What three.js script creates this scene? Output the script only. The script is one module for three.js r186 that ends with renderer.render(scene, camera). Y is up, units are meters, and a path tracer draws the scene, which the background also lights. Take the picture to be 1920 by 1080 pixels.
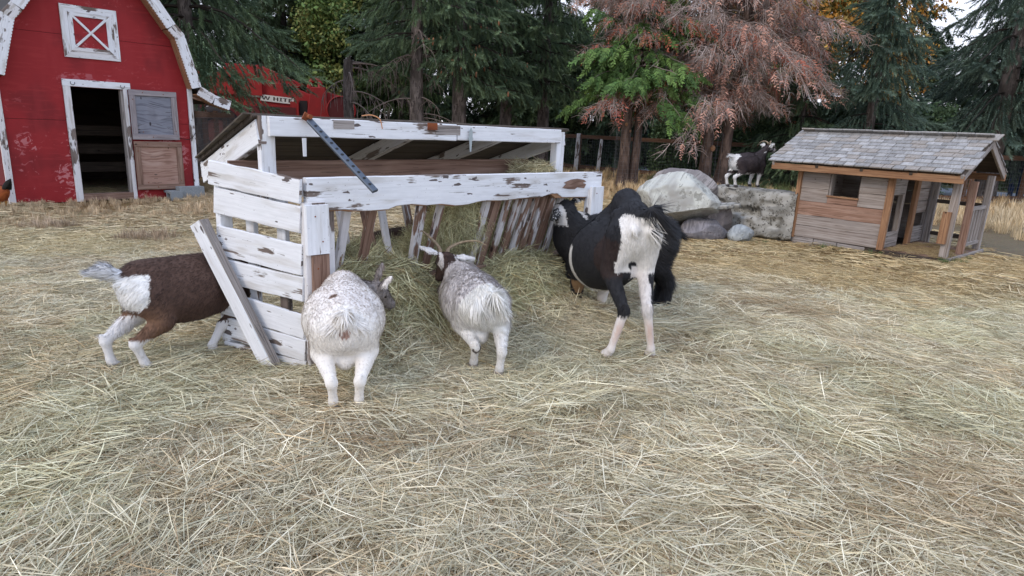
import * as THREE from 'three';
import { mergeGeometries } from 'three/addons/utils/BufferGeometryUtils.js';

// ---------------------------------------------------------------- camera, sky, sun, exposure
const scene = new THREE.Scene();
const camera = new THREE.PerspectiveCamera(49.17, 1920 / 1080, 0.05, 400);
camera.position.set(0, 1.4, 0);
camera.rotation.order = 'YXZ';
camera.rotation.set(-0.249, 0, 0.045);
const renderer = new THREE.WebGLRenderer({ antialias: true });
renderer.toneMapping = THREE.LinearToneMapping;
renderer.toneMappingExposure = 1.36;
renderer.shadowMap.enabled = true;

const SUN = new THREE.Vector3(-0.55, 0.62, 0.45).normalize();
{
  const W = 256, H = 128, d = new Float32Array(W * H * 4);
  for (let j = 0; j < H; j++) for (let i = 0; i < W; i++) {
    const el = ((j + 0.5) / H - 0.5) * Math.PI, s = Math.max(0, Math.sin(el));
    const az = (i / W) * Math.PI * 2, cl = 0.04 * Math.sin(az * 3 + el * 5) + 0.03 * Math.sin(az * 7 - el * 11);
    const k = Math.pow(s, 0.55);
    const r = 1.02 - 0.38 * k + cl, g = 1.02 - 0.23 * k + cl, b = 1.08 + 0.04 * k + cl;
    const o = (j * W + i) * 4;
    d[o] = r; d[o + 1] = g; d[o + 2] = b; d[o + 3] = 1;
  }
  const t = new THREE.DataTexture(d, W, H, THREE.RGBAFormat, THREE.FloatType);
  t.mapping = THREE.EquirectangularReflectionMapping; t.magFilter = THREE.LinearFilter; t.needsUpdate = true;
  scene.background = t; scene.environment = t;
}
const sun = new THREE.DirectionalLight(0xffeed8, 0.95);
sun.position.copy(SUN).multiplyScalar(40); sun.target.position.set(0, 0, -6);
sun.castShadow = true; sun.shadow.radius = 40; sun.shadow.mapSize.set(2048, 2048);
Object.assign(sun.shadow.camera, { left: -22, right: 22, top: 22, bottom: -22, near: 1, far: 110 });
scene.add(sun, sun.target);

// ---------------------------------------------------------------- helpers
let seed0 = 12345;
function rng(seed) { let a = seed >>> 0; return () => { a = (a + 0x6D2B79F5) >>> 0; let t = a; t = Math.imul(t ^ (t >>> 15), t | 1); t ^= t + Math.imul(t ^ (t >>> 7), t | 61); return ((t ^ (t >>> 14)) >>> 0) / 4294967296; }; }
const R0 = rng(77);
const lerp = (a, b, t) => a + (b - a) * t, clamp = (x, a = 0, b = 1) => Math.min(b, Math.max(a, x));
const smooth = (a, b, x) => { const t = clamp((x - a) / (b - a)); return t * t * (3 - 2 * t); };
const V = (x, y, z) => new THREE.Vector3(x, y, z);
function hash(x, y, s) { let h = Math.imul(x, 374761393) ^ Math.imul(y, 668265263) ^ Math.imul(s, 2147483647 - 61); h = Math.imul(h ^ (h >>> 13), 1274126177); h ^= h >>> 16; return (h >>> 0) / 4294967296; }
function vnoise(x, y, s = 0, px = 0, py = 0) {
  const xi = Math.floor(x), yi = Math.floor(y); let fx = x - xi, fy = y - yi; fx = fx * fx * (3 - 2 * fx); fy = fy * fy * (3 - 2 * fy);
  const w = (v, p) => p ? ((v % p) + p) % p : v;
  const x0 = w(xi, px), x1 = w(xi + 1, px), y0 = w(yi, py), y1 = w(yi + 1, py);
  return lerp(lerp(hash(x0, y0, s), hash(x1, y0, s), fx), lerp(hash(x0, y1, s), hash(x1, y1, s), fx), fy);
}
function fbm(x, y, s = 0, oct = 4, px = 0, py = 0) { let a = 0.5, t = 0, n = 0; for (let i = 0; i < oct; i++) { t += a * vnoise(x, y, s + i * 17, px, py); n += a; a *= 0.5; x *= 2; y *= 2; px *= 2; py *= 2; } return t / n; }
function noise3(x, y, z, s = 0) { const zi = Math.floor(z); let f = z - zi; f = f * f * (3 - 2 * f); return lerp(vnoise(x, y, s + zi * 131), vnoise(x, y, s + (zi + 1) * 131), f); }
const used = new Map();
function numbered(n) { const k = used.get(n) || 0; used.set(n, k + 1); return k ? n + '_' + String(k).padStart(3, '0') : n; }
function sh(o) { o.castShadow = true; o.receiveShadow = true; return o; }
function part(name, geo, mat, parent, label) { const m = sh(new THREE.Mesh(geo, mat)); m.name = name; if (label) m.userData.label = label; parent.add(m); return m; }
function thing(name, label, category, pos = [0, 0, 0], turn = 0, group) {
  const o = new THREE.Group(); o.name = numbered(name); o.position.set(...pos); o.rotation.y = turn;
  o.userData = { label, category }; if (group) o.userData.group = group; scene.add(o); return o;
}
function structure(name, geo, mat, label) { const m = sh(new THREE.Mesh(geo, mat)); m.name = numbered(name); m.userData = { kind: 'structure', label, category: 'ground' }; scene.add(m); return m; }
function stuff(name, label, category) { const o = new THREE.Group(); o.name = numbered(name); o.userData = { kind: 'stuff', label, category }; scene.add(o); return o; }
function inst(name, geo, mat, list, parent, asStuff) {      // list of { m: Matrix4, c: [r,g,b] }
  const im = sh(new THREE.InstancedMesh(geo, mat, list.length)); im.name = name;
  const c = new THREE.Color();
  list.forEach((e, i) => { im.setMatrixAt(i, e.m); if (e.c) im.setColorAt(i, c.setRGB(e.c[0], e.c[1], e.c[2])); });
  if (asStuff) im.userData.kind = 'stuff';
  parent.add(im); return im;
}
function geoFrom(pos, uv, col, idx) {
  const g = new THREE.BufferGeometry();
  g.setAttribute('position', new THREE.Float32BufferAttribute(pos, 3));
  if (uv) g.setAttribute('uv', new THREE.Float32BufferAttribute(uv, 2));
  if (col) g.setAttribute('color', new THREE.Float32BufferAttribute(col, 3));
  if (idx) g.setIndex(idx);
  g.computeVertexNormals(); return g;
}
// textures ------------------------------------------------------
function tex(w, h, fn, srgb = true) {
  const d = new Uint8Array(w * h * 4);
  for (let y = 0; y < h; y++) for (let x = 0; x < w; x++) {
    const c = fn((x + 0.5) / w, (y + 0.5) / h), o = (y * w + x) * 4;
    if (typeof c === 'number') { d[o] = d[o + 1] = d[o + 2] = clamp(c) * 255; } else { d[o] = clamp(c[0]) * 255; d[o + 1] = clamp(c[1]) * 255; d[o + 2] = clamp(c[2]) * 255; }
    d[o + 3] = 255;
  }
  const t = new THREE.DataTexture(d, w, h); t.wrapS = t.wrapT = THREE.RepeatWrapping; t.magFilter = THREE.LinearFilter; t.minFilter = THREE.LinearMipmapLinearFilter; t.generateMipmaps = true;
  if (srgb) t.colorSpace = THREE.SRGBColorSpace; t.needsUpdate = true; return t;
}
const mix3 = (a, b, t) => [lerp(a[0], b[0], t), lerp(a[1], b[1], t), lerp(a[2], b[2], t)];
// weathered wood, u runs along the grain; colours sRGB
function woodFn(dark, mid, light, s, knots = 3) {
  const r = rng(s), kn = []; for (let i = 0; i < knots; i++) kn.push([r(), r(), 0.012 + r() * 0.02]);
  return (u, v) => {
    let dv = 0, kd = 0;
    for (const [ku, kv, kr] of kn) { let du = Math.abs(u - ku); du = Math.min(du, 1 - du); const dd = v - kv, q = Math.exp(-(du * du * 30 + dd * dd * 60)); dv += q * 0.05 * Math.sign(dd); const e = Math.hypot(du * 2.2, dd) / kr; if (e < 1.4) kd = Math.max(kd, smooth(1.4, 0.6, e)); }
    const w = v + dv + 0.03 * fbm(u * 4, v * 3, s, 3, 4, 3);
    const g = fbm(u * 6, w * 90, s + 3, 3, 6, 90), g2 = fbm(u * 3, w * 22, s + 9, 3, 3, 22), st = fbm(u * 5, v * 4, s + 21, 4, 5, 4);
    let c = mix3(mid, light, smooth(0.35, 0.75, g2 * 0.55 + st * 0.45));
    c = mix3(c, dark, smooth(0.52, 0.8, g) * 0.75); c = mix3(c, dark, smooth(0.55, 0.8, st) * 0.35);
    const crack = vnoise(u * 5, w * 120, s + 40, 5, 120); if (crack > 0.93) c = mix3(c, [0.12, 0.1, 0.09], 0.7);
    return mix3(c, [dark[0] * 0.45, dark[1] * 0.4, dark[2] * 0.4], kd * 0.85);
  };
}
function paintFn(paint, wood, s, peel, grime) {    // paint film, worn off in flakes
  return (u, v) => {
    const n = fbm(u * 9, v * 8, s, 5, 9, 8), big = fbm(u * 2, v * 2, s + 5, 3, 2, 2), ln = fbm(u * 5, v * 80, s + 9, 3, 5, 80);
    const wear = n * 0.6 + big * 0.4 + (ln - 0.5) * 0.16;
    let c = [...paint]; const t = (fbm(u * 30, v * 30, s + 31, 3, 30, 30) - 0.5) * 0.05 + (ln - 0.5) * 0.07; c = c.map(q => q + t);
    const dirt = smooth(0.5, 0.85, fbm(u * 6, v * 10, s + 70, 4, 6, 10)); c = mix3(c, [0.6, 0.56, 0.5], dirt * grime);
    if (vnoise(u * 260, v * 64, s + 90, 260, 64) > 0.965) c = mix3(c, [0.32, 0.28, 0.26], 0.75 * grime / (grime + 0.15));
    const crack = vnoise(u * 7, v * 110 + 2 * fbm(u * 5, v * 5, s + 2, 2, 5, 5), s + 50, 7, 0); if (crack > 0.945 && big > 0.42) c = mix3(c, [0.45, 0.42, 0.4], 0.6);
    const k = smooth(peel, peel + 0.012, wear), edge = smooth(peel - 0.02, peel, wear) * (1 - k);
    c = mix3(c, [0.5, 0.48, 0.46], edge * 0.5);
    const fl = fbm(u * 16, v * 13, s + 61, 4, 16, 13) * 0.7 + big * 0.3; if (fl > 0.69) c = mix3(c, [0.30, 0.26, 0.25], smooth(0.69, 0.70, fl) * 0.85);
    return mix3(c, wood(u, v), k);
  };
}
const stdm = (o) => new THREE.MeshStandardMaterial({ roughness: 0.9, metalness: 0, ...o });
function mapped(fn, w, h, o = {}, bump = 0.0025) {
  const t = tex(w, h, fn); const p = { map: t, ...o };
  if (bump) { p.bumpMap = tex(w >> 1, h >> 1, (u, v) => { const c = fn(u, v); return (c[0] + c[1] + c[2]) / 3; }, false); p.bumpScale = bump; }
  return stdm(p);
}
const WOOD = {
  grey: woodFn([0.40, 0.37, 0.35], [0.56, 0.53, 0.51], [0.68, 0.65, 0.63], 11),
  brown: woodFn([0.34, 0.24, 0.19], [0.52, 0.41, 0.35], [0.62, 0.52, 0.46], 23),
  cedar: woodFn([0.40, 0.28, 0.20], [0.58, 0.43, 0.31], [0.68, 0.53, 0.40], 37),
  fence: woodFn([0.24, 0.17, 0.13], [0.38, 0.27, 0.20], [0.47, 0.35, 0.27], 41),
  old: woodFn([0.30, 0.25, 0.23], [0.46, 0.41, 0.38], [0.57, 0.52, 0.49], 59),
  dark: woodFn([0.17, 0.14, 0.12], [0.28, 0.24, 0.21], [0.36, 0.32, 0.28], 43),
  house: woodFn([0.42, 0.36, 0.32], [0.58, 0.54, 0.51], [0.68, 0.64, 0.61], 47),
  houseRed: woodFn([0.42, 0.30, 0.23], [0.58, 0.45, 0.38], [0.68, 0.56, 0.49], 53),
};
const WHITE = [0.895, 0.90, 0.912];
const M = {
  white: [1, 2, 3].map(i => mapped(paintFn(WHITE, WOOD.old, 100 * i, [0.65, 0.66, 0.63][i - 1], 0.34), 1024, 256)),
  whiteWorn: mapped(paintFn([0.86, 0.85, 0.85], WOOD.old, 430, 0.59, 0.4), 1024, 256),
  slat: [mapped(paintFn([0.84, 0.83, 0.84], WOOD.brown, 510, 0.52, 0.5), 512, 256), mapped(paintFn([0.80, 0.78, 0.78], WOOD.brown, 530, 0.48, 0.5), 512, 256)],
  grey: mapped(WOOD.grey, 512, 256), brown: mapped(WOOD.brown, 512, 256), cedar: mapped(WOOD.cedar, 512, 256), fence: mapped(WOOD.fence, 512, 256), dark: mapped(WOOD.dark, 512, 256),
  house: mapped(WOOD.house, 512, 256), houseRed: mapped(WOOD.houseRed, 512, 256),
  steel: stdm({ color: 0x59616c, metalness: 0.55, roughness: 0.5 }), galv: stdm({ color: 0xa9b4b8, metalness: 0.6, roughness: 0.45 }),
  rust: mapped((u, v) => mix3([0.36, 0.18, 0.10], [0.66, 0.36, 0.18], fbm(u * 8, v * 8, 611, 4, 8, 8)), 128, 128),
  black: stdm({ color: 0x0b0b0b, roughness: 0.7 }), wire: stdm({ color: 0x6d6f72, metalness: 0.5, roughness: 0.55 }),
};
// a sawn board: length along x, height y, thickness z, centred; edges a little uneven and eased
function plank(L, H, T, s = 1, o = {}) {
  const seg = o.seg || Math.max(1, Math.min(10, Math.round(L / 0.28))), ch = Math.min(o.ch ?? 0.004, H * 0.2, T * 0.25), wob = o.wob ?? 0.004, r = rng(s * 7919 + 13);
  const uo = r() * 5, vo = r() * 3, TL = o.tl || 1.6, TH = o.th || 0.4;
  const pos = [], uv = [], rings = [];
  const per = [0, ch * 1.4, H - ch, H, H + T - ch, H + T, 2 * H + T - ch, 2 * H + T, 2 * H + 2 * T];
  for (let i = 0; i <= seg; i++) {
    const f = i / seg, x = (f - 0.5) * L, a = (r() - 0.5) * wob, b = (r() - 0.5) * wob, bow = (o.bow || 0) * Math.sin(f * Math.PI);
    let y0 = -H / 2 + a, y1 = H / 2 + b; if (o.low) y0 += o.low(f); if (o.high) y1 += o.high(f);
    const z0 = -T / 2 + bow, z1 = T / 2 + bow;
    rings.push([[x, y0, z1 - ch], [x, y0 + ch, z1], [x, y1 - ch, z1], [x, y1, z1 - ch], [x, y1, z0 + ch], [x, y1 - ch, z0], [x, y0 + ch, z0], [x, y0, z0 + ch]]);
  }
  const P = (p, u, v) => { pos.push(...p); uv.push(u, v); };
  for (let i = 0; i < seg; i++) for (let k = 0; k < 8; k++) {
    const k2 = (k + 1) % 8, A = rings[i], B = rings[i + 1];
    const u0 = (i / seg * L) / TL + uo, u1 = ((i + 1) / seg * L) / TL + uo;
    const vv = (q, kk) => ((kk >= 1 && kk <= 2) ? q[1] : (kk === 3 || kk === 4) ? H / 2 - (q[2] - T / 2) : (kk >= 5 && kk <= 6) ? H + T - q[1] : -H / 2 + q[2] - T / 2) / TH + vo;
    const va = vv(A[k], k), vb = vv(B[k], k), vc = vv(B[k2], k === 7 ? 0 : k2), vd = vv(A[k2], k === 7 ? 0 : k2);
    P(A[k], u0, va); P(B[k], u1, vb); P(B[k2], u1, vc); P(A[k], u0, va); P(B[k2], u1, vc); P(A[k2], u0, vd);
  }
  for (const [ring, fl] of [[rings[0], 0], [rings[seg], 1]]) for (let k = 1; k < 7; k++) {
    const t = fl ? [ring[0], ring[k], ring[k + 1]] : [ring[0], ring[k + 1], ring[k]];
    for (const q of t) P(q, uo + q[2] / TL, vo + q[1] / TH);
  }
  return geoFrom(pos, uv);
}
// board from a to b (its length); 'face' is roughly the way the wide side looks
const _m = new THREE.Matrix4();
function orient(geo, a, b, face = V(0, 0, 1)) {
  const x = b.clone().sub(a).normalize(), z = face.clone().sub(x.clone().multiplyScalar(face.dot(x))).normalize(), y = z.clone().cross(x);
  _m.makeBasis(x, y, z).setPosition(a.clone().add(b).multiplyScalar(0.5)); return geo.applyMatrix4(_m);
}
function boardAB(a, b, H, T, s, face, o) { return orient(plank(a.distanceTo(b), H, T, s, o), a, b, face); }
// tube through points with radii
function tube(pts, radii, sides = 6, o = {}) {
  const pos = [], uv = [], idx = []; let n = V(0.31, 0.9, 0.29);
  let len = 0;
  for (let i = 0; i < pts.length; i++) {
    const t = (pts[Math.min(i + 1, pts.length - 1)].clone().sub(pts[Math.max(i - 1, 0)])).normalize();
    let a = n.clone().sub(t.clone().multiplyScalar(n.dot(t))); if (a.lengthSq() < 1e-4) a = V(1, 0, 0).sub(t.clone().multiplyScalar(t.x)); a.normalize(); n = a;
    const b = t.clone().cross(a); if (i) len += pts[i].distanceTo(pts[i - 1]);
    for (let k = 0; k <= sides; k++) {
      const an = k / sides * Math.PI * 2, rr = radii[i] * (1 + (o.lump || 0) * (vnoise(k % sides * 1.7, len * 6, o.s || 3) - 0.5));
      pos.push(pts[i].x + (a.x * Math.cos(an) + b.x * Math.sin(an)) * rr, pts[i].y + (a.y * Math.cos(an) + b.y * Math.sin(an)) * rr, pts[i].z + (a.z * Math.cos(an) + b.z * Math.sin(an)) * rr);
      uv.push(k / sides * (o.ur || 1), len * (o.vr || 1));
    }
  }
  const w = sides + 1;
  for (let i = 0; i < pts.length - 1; i++) for (let k = 0; k < sides; k++) { const p = i * w + k; idx.push(p, p + 1, p + w + 1, p, p + w + 1, p + w); }
  if (o.cap !== false) for (const e of [0, pts.length - 1]) { const c = pos.length / 3; pos.push(pts[e].x, pts[e].y, pts[e].z); uv.push(0, 0); for (let k = 0; k < sides; k++) e ? idx.push(c, e * w + k, e * w + k + 1) : idx.push(c, k + 1, k); }
  return geoFrom(pos, uv, null, idx);
}
function boxG(w, h, d, x = 0, y = 0, z = 0) { const g = new THREE.BoxGeometry(w, h, d); g.translate(x, y, z); return g; }
const catmull = (arr, n) => new THREE.CatmullRomCurve3(arr).getPoints(n);
// ---------------------------------------------------------------- the ground
const FD = { x: -1.14, z: -3.41, dx: 0.729, dz: -0.6845 };          // feeder front line
function feederLocal(x, z) { const X = x - FD.x, Z = z - FD.z; return [X * FD.dx + Z * FD.dz, -X * FD.dz + Z * FD.dx]; }   // along, towards the viewer
function pile(x, z) {                                                // loose hay heaped at the feeder
  const [a, s] = feederLocal(x, z);
  const lx = smooth(0.1, 0.4, a) * (1 - smooth(1.9, 2.7, a)), n = fbm(x * 2.3, z * 2.3, 900, 3);
  const f = s > -0.2 ? Math.exp(-Math.pow((s + 0.2) / (0.30 + 0.16 * n), 2)) : Math.exp(-Math.pow((s + 0.2) / 0.25, 2));
  return lx * f * (lerp(lerp(0.46, 0.22, smooth(0.72, 1.0, a)), 0.36, smooth(1.3, 1.6, a)) + 0.16 * (n - 0.5));
}
function gh(x, z) {
  let h = 0.035 * (fbm(x * 1.1, z * 1.1, 300, 3) - 0.5) * smooth(0.5, 2, -z + 1);
  h += 0.085 * (fbm(x * 3.1, z * 3.1, 310, 3) - 0.5) * (1 - smooth(5, 8, Math.hypot(x, z)));
  h += 0.10 * smooth(3.8, 5.2, x) * smooth(-10.5, -8.2, z) * smooth(-5.5, -7, z);
  return h;
}
const hayH = (x, z) => gh(x, z) + pile(x, z);
const strawTex = (() => {
  const c = document.createElement('canvas'); c.width = c.height = 1024; const g = c.getContext('2d'), r = rng(5);
  g.fillStyle = '#8a7a5e'; g.fillRect(0, 0, 1024, 1024);
  for (let i = 0; i < 16000; i++) {
    const x = r() * 1024, y = r() * 1024, a = r() * 6.283, l = 10 + r() * 60, t = r();
    const q = t < 0.2 ? [92, 76, 54] : t < 0.5 ? [168, 150, 112] : t < 0.8 ? [150, 140, 104] : [196, 184, 148];
    g.strokeStyle = `rgb(${q.map(v => Math.round(v * (0.8 + r() * 0.4))).join(',')})`; g.lineWidth = 1 + r() * 1.6;
    for (const ox of [-1024, 0, 1024]) for (const oy of [-1024, 0, 1024]) { if (x + ox < -80 || x + ox > 1104 || y + oy < -80 || y + oy > 1104) continue; g.beginPath(); g.moveTo(x + ox, y + oy); g.lineTo(x + ox + Math.cos(a) * l, y + oy + Math.sin(a) * l); g.stroke(); }
  }
  const t = new THREE.CanvasTexture(c); t.wrapS = t.wrapT = THREE.RepeatWrapping; t.colorSpace = THREE.SRGBColorSpace; return t;
})();
const FN = { x: 2.14, z: -23.76, dx: 0.792, dz: 0.6105 };          // far fence line
const beyondFence = (x, z) => Math.min((x - FN.x) * FN.dz - (z - FN.z) * FN.dx, (x - 11.6) * -0.38 - (z + 16.7) * 0.925 + (x < 11.6 ? 99 : 0));   // > 0 behind it
{
  const ax = (a, b, st, far) => { const o = []; for (let v = a; v <= b + 1e-6; v += st) o.push(v); let d = st; for (let v = b; v < far;) { d *= 1.35; v += d; o.push(v); } d = st; let v = a; const left = []; while (v > -far) { d *= 1.35; v -= d; left.push(v); } return left.reverse().concat(o); };
  const xs = ax(-8, 9, 0.1, 190), zs = ax(-13, 0.5, 0.1, 190);
  const pos = [], uv = [], col = [], idx = [];
  for (const z of zs) for (const x of xs) {
    const near = Math.hypot(x, z) < 40; const y = near ? gh(x, z) - 0.012 : gh(x, z) * 0.2 - 0.012; pos.push(x, y, z); uv.push(x / 1.1, z / 1.1);
    const n = fbm(x * 0.7, z * 0.7, 410, 4), b = beyondFence(x, z);
    let c = [0.62, 0.58, 0.50];
    c = mix3(c, [0.48, 0.36, 0.22], smooth(0.4, 0.6, n) * smooth(5, 8, -z));
    const dirt = smooth(4.9, 6.3, x) * smooth(-12.5, -11.0, z) * smooth(-6.0, -8, z); c = mix3(c, [0.44, 0.42, 0.42], dirt * 0.9);
    c = mix3(c, [0.75, 0.55, 0.33], smooth(-11.5, -13.5, z) * 0.7);
    if (b > 0) c = mix3(c, [0.16, 0.26, 0.09], smooth(0.2, 1.2, b) * (0.6 + 0.4 * n));
    col.push(...c);
  }
  const w = xs.length; for (let j = 0; j < zs.length - 1; j++) for (let i = 0; i < w - 1; i++) { const p = j * w + i; idx.push(p, p + w, p + w + 1, p, p + w + 1, p + 1); }
  structure('ground', geoFrom(pos, uv, col, idx), stdm({ map: strawTex, vertexColors: true, roughness: 1 }), 'bare paddock ground under the strewn hay');
}
// ---------------------------------------------------------------- hay: curved stalks in tufts, strewn over everything
function hayClump(s, n, rad, o = {}) {
  const r = rng(s), pos = [], col = [], bias = o.bias ?? 0.7;
  for (let i = 0; i < n; i++) {
    const a = r() < bias ? (r() - 0.5) * 1.5 : (r() - 0.5) * Math.PI * 2, L = (o.len || 0.17) * (0.45 + r() * 1.0), w = (o.w || 0.0026) * (0.5 + r() * 0.9);
    const q = Math.sqrt(r()) * rad, qa = r() * 6.283, cx = Math.cos(qa) * q, cz = Math.sin(qa) * q;
    const tilt = (r() - 0.45) * (o.tilt ?? 0.42), y0 = r() * (o.h ?? 0.03), bend = (r() - 0.5) * 0.55, arch = (r() - 0.35) * 0.25, roll = r() * 3.14;
    const t = r(); let c = t < 0.12 ? [0.32, 0.25, 0.17] : t < 0.42 ? [0.66, 0.61, 0.46] : t < 0.70 ? [0.55, 0.54, 0.42] : t < 0.94 ? [0.82, 0.78, 0.64] : [0.55, 0.45, 0.30];
    const kk = 0.7 + r() * 0.5; c = c.map(v => v * kk);
    const P = []; const N = 3; let x = cx - Math.cos(a) * L / 2, z = cz - Math.sin(a) * L / 2, y = y0 - Math.sin(tilt) * L / 2;
    for (let k = 0; k <= N; k++) { const f = k / N, aa = a + bend * (f - 0.5), ww = w * (k === 0 || k === N ? 0.45 : 1); const sx = -Math.sin(aa) * ww * Math.cos(roll), sz = Math.cos(aa) * ww * Math.cos(roll), sy = ww * Math.sin(roll); const yy = y + arch * L * 4 * f * (1 - f) * 0.25; P.push([x - sx, yy - sy, z - sz], [x + sx, yy + sy, z + sz]); x += Math.cos(aa) * Math.cos(tilt) * L / N; z += Math.sin(aa) * Math.cos(tilt) * L / N; y += Math.sin(tilt) * L / N; }
    for (let k = 0; k < N; k++) for (const q2 of [2 * k, 2 * k + 1, 2 * k + 3, 2 * k, 2 * k + 3, 2 * k + 2]) { pos.push(...P[q2]); col.push(...c); }
  }
  return geoFrom(pos, null, col);
}
const hayMat = stdm({ vertexColors: true, roughness: 0.75 });
const HAY = [1, 2, 3, 4, 5, 6, 7, 8].map(i => hayClump(i * 31, 460, 0.33, { w: 0.00135, bias: [0.35, 0.7, 0.55, 0.3, 0.75, 0.5, 0.2, 0.6][i - 1] }));
const HAYLONG = [1, 2, 3].map(i => hayClump(i * 77, 24, 0.25, { len: 0.3, w: 0.0016, bias: 0.4, h: 0.045, tilt: 0.5 }));
const HAYPILE = [1, 2, 3, 4, 5, 6].map(i => hayClump(i * 91, 110, 0.15, { len: 0.19, w: 0.0021, bias: 0.3, h: 0.035, tilt: 0.75 }));
const HAYFAR = [1, 2, 3].map(i => hayClump(i * 53, 150, 0.5, { len: 0.2, w: 0.0036, bias: 0.5, h: 0.035, tilt: 0.35 }));
function hayTint(x, z, r) {
  const d = -z, n = fbm(x * 0.9 + 4, z * 0.9, 420, 3), m = fbm(x * 2.6, z * 2.6, 430, 3);
  let c = mix3([1.06, 1.01, 0.92], [1.0, 0.99, 0.86], smooth(0.42, 0.6, n));
  c = mix3(c, [0.85, 0.66, 0.48], smooth(0.60, 0.72, m) * 0.55);
  const gold = smooth(5.2, 6.8, d + (n - 0.5) * 2.2) ; c = mix3(c, [0.84, 0.68, 0.45], gold * (x > 0.8 ? 0.9 : 0.5));
  const tan = smooth(6.5, 8.5, d) * smooth(0.5, -1.5, x); c = mix3(c, [0.76, 0.64, 0.50], tan * 0.8);
  const pl = pile(x, z); c = mix3(c, [0.86, 0.88, 0.66], smooth(0.05, 0.2, pl) * 0.8);
  if (r > 0.93) c = mix3(c, [0.62, 0.47, 0.33], 0.7); const k = 0.82 + (r * 7.3 % 1) * 0.40; return c.map(v => v * k);
}
const _q = new THREE.Quaternion(), _q2 = new THREE.Quaternion(), UP = V(0, 1, 0);
function placeM(p, nrm, yaw, sx, sy = sx) { _q.setFromUnitVectors(UP, nrm); _q2.setFromAxisAngle(UP, yaw); return new THREE.Matrix4().compose(p, _q.clone().multiply(_q2), V(sx, sy, sx)); }
function surfN(f, x, z) { const e = 0.06; return V(f(x - e, z) - f(x + e, z), 2 * e, f(x, z - e) - f(x, z + e)).normalize(); }
const blocked = [];       // [x, z, radius] footprints where no hay lies
{
  const hay = stuff('hay_cover', 'loose pale hay strewn thickly over the paddock floor', 'hay');
  const pl = HAYPILE.map(() => []), buckets = [...HAY, ...HAYLONG].map(() => []), far = HAYFAR.map(() => []), r = rng(2024);
  { const pos = [], uv = [], idx = [], na = 40, ns = 26;
    for (let j = 0; j <= ns; j++) for (let i = 0; i <= na; i++) { const a = -0.1 + i / na * 2.9, s = 0.9 - j / ns * 1.7, x = FD.x + FD.dx * a - FD.dz * s, z = FD.z + FD.dz * a + FD.dx * s; pos.push(x, hayH(x, z) - 0.02 - 0.06 * (1 - smooth(0, 0.08, pile(x, z))), z); uv.push(a, s); }
    for (let j = 0; j < ns; j++) for (let i = 0; i < na; i++) { const p = j * (na + 1) + i; idx.push(p, p + 1, p + na + 2, p, p + na + 2, p + na + 1); }
    part('hay_heap', geoFrom(pos, uv, null, idx), stdm({ map: strawTex, color: 0xb8b48c, roughness: 1 }), hay); }
  // near field
  const put = (x, z, dens) => {
    const p = V(x, hayH(x, z), z), nrm = surfN(hayH, x, z), yaw = fbm(x * 0.8, z * 0.8, 77, 2) * 9 + (r() - 0.5) * 1.6;
    if (pile(x, z) > 0.03) { pl[Math.floor(r() * 6)].push({ m: placeM(p, nrm.add(V((r() - 0.5) * 0.4, 0, (r() - 0.5) * 0.4)).normalize(), r() * 6.28, 0.75 + r() * 0.5), c: hayTint(x, z, r()) }); if (dens) return; if (r() < 0.5) return; }
    const k = r() < 0.8 ? Math.floor(r() * 8) : 8 + Math.floor(r() * 3);
    buckets[k].push({ m: placeM(p, nrm, yaw, pile(x, z) > 0.03 ? 0.5 : 0.8 + r() * 0.45), c: hayTint(x, z, r()) });
  };
  for (let i = 0; i < 2300; i++) { const d = 0.9 + Math.pow(r(), 0.8) * 6.2, x = (r() * 2 - 1) * (0.95 * d + 0.9); put(x, -d); }
  for (let i = 0; i < 1700; i++) { const a = 0.15 + r() * 2.2, s = 0.75 - r() * 1.3; put(FD.x + FD.dx * a - FD.dz * s, FD.z + FD.dz * a + FD.dx * s, 1); }
  for (let i = 0; i < 2600; i++) {
    const d = 5.6 + Math.pow(r(), 0.75) * 9.4, x = (r() * 2 - 1) * (0.9 * d + 1);
    if (x < -3 && d > 9.2 + (x + 7.37) * -1.08 + 0.2 && x < -5.4) continue;
    if (d > 11 && r() < 0.55) continue;
    if (x > 4.6 && d > 7.6 && r() < 0.7) continue; if (x > 5.9 + r() * 0.8 && d > 7.2 && r() < 0.88) continue;
    far[Math.floor(r() * 3)].push({ m: placeM(V(x, gh(x, -d), -d), UP, r() * 6.28, 0.7 + r() * 0.5, 0.8), c: hayTint(x, -d, r()) });
  }
  [...HAY, ...HAYLONG].forEach((g, i) => inst('hay_tuft', g, hayMat, buckets[i], hay));
  HAYFAR.forEach((g, i) => inst('hay_tuft', g, hayMat, far[i], hay)); HAYPILE.forEach((g, i) => inst('hay_tuft', g, hayMat, pl[i], hay));
}

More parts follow.
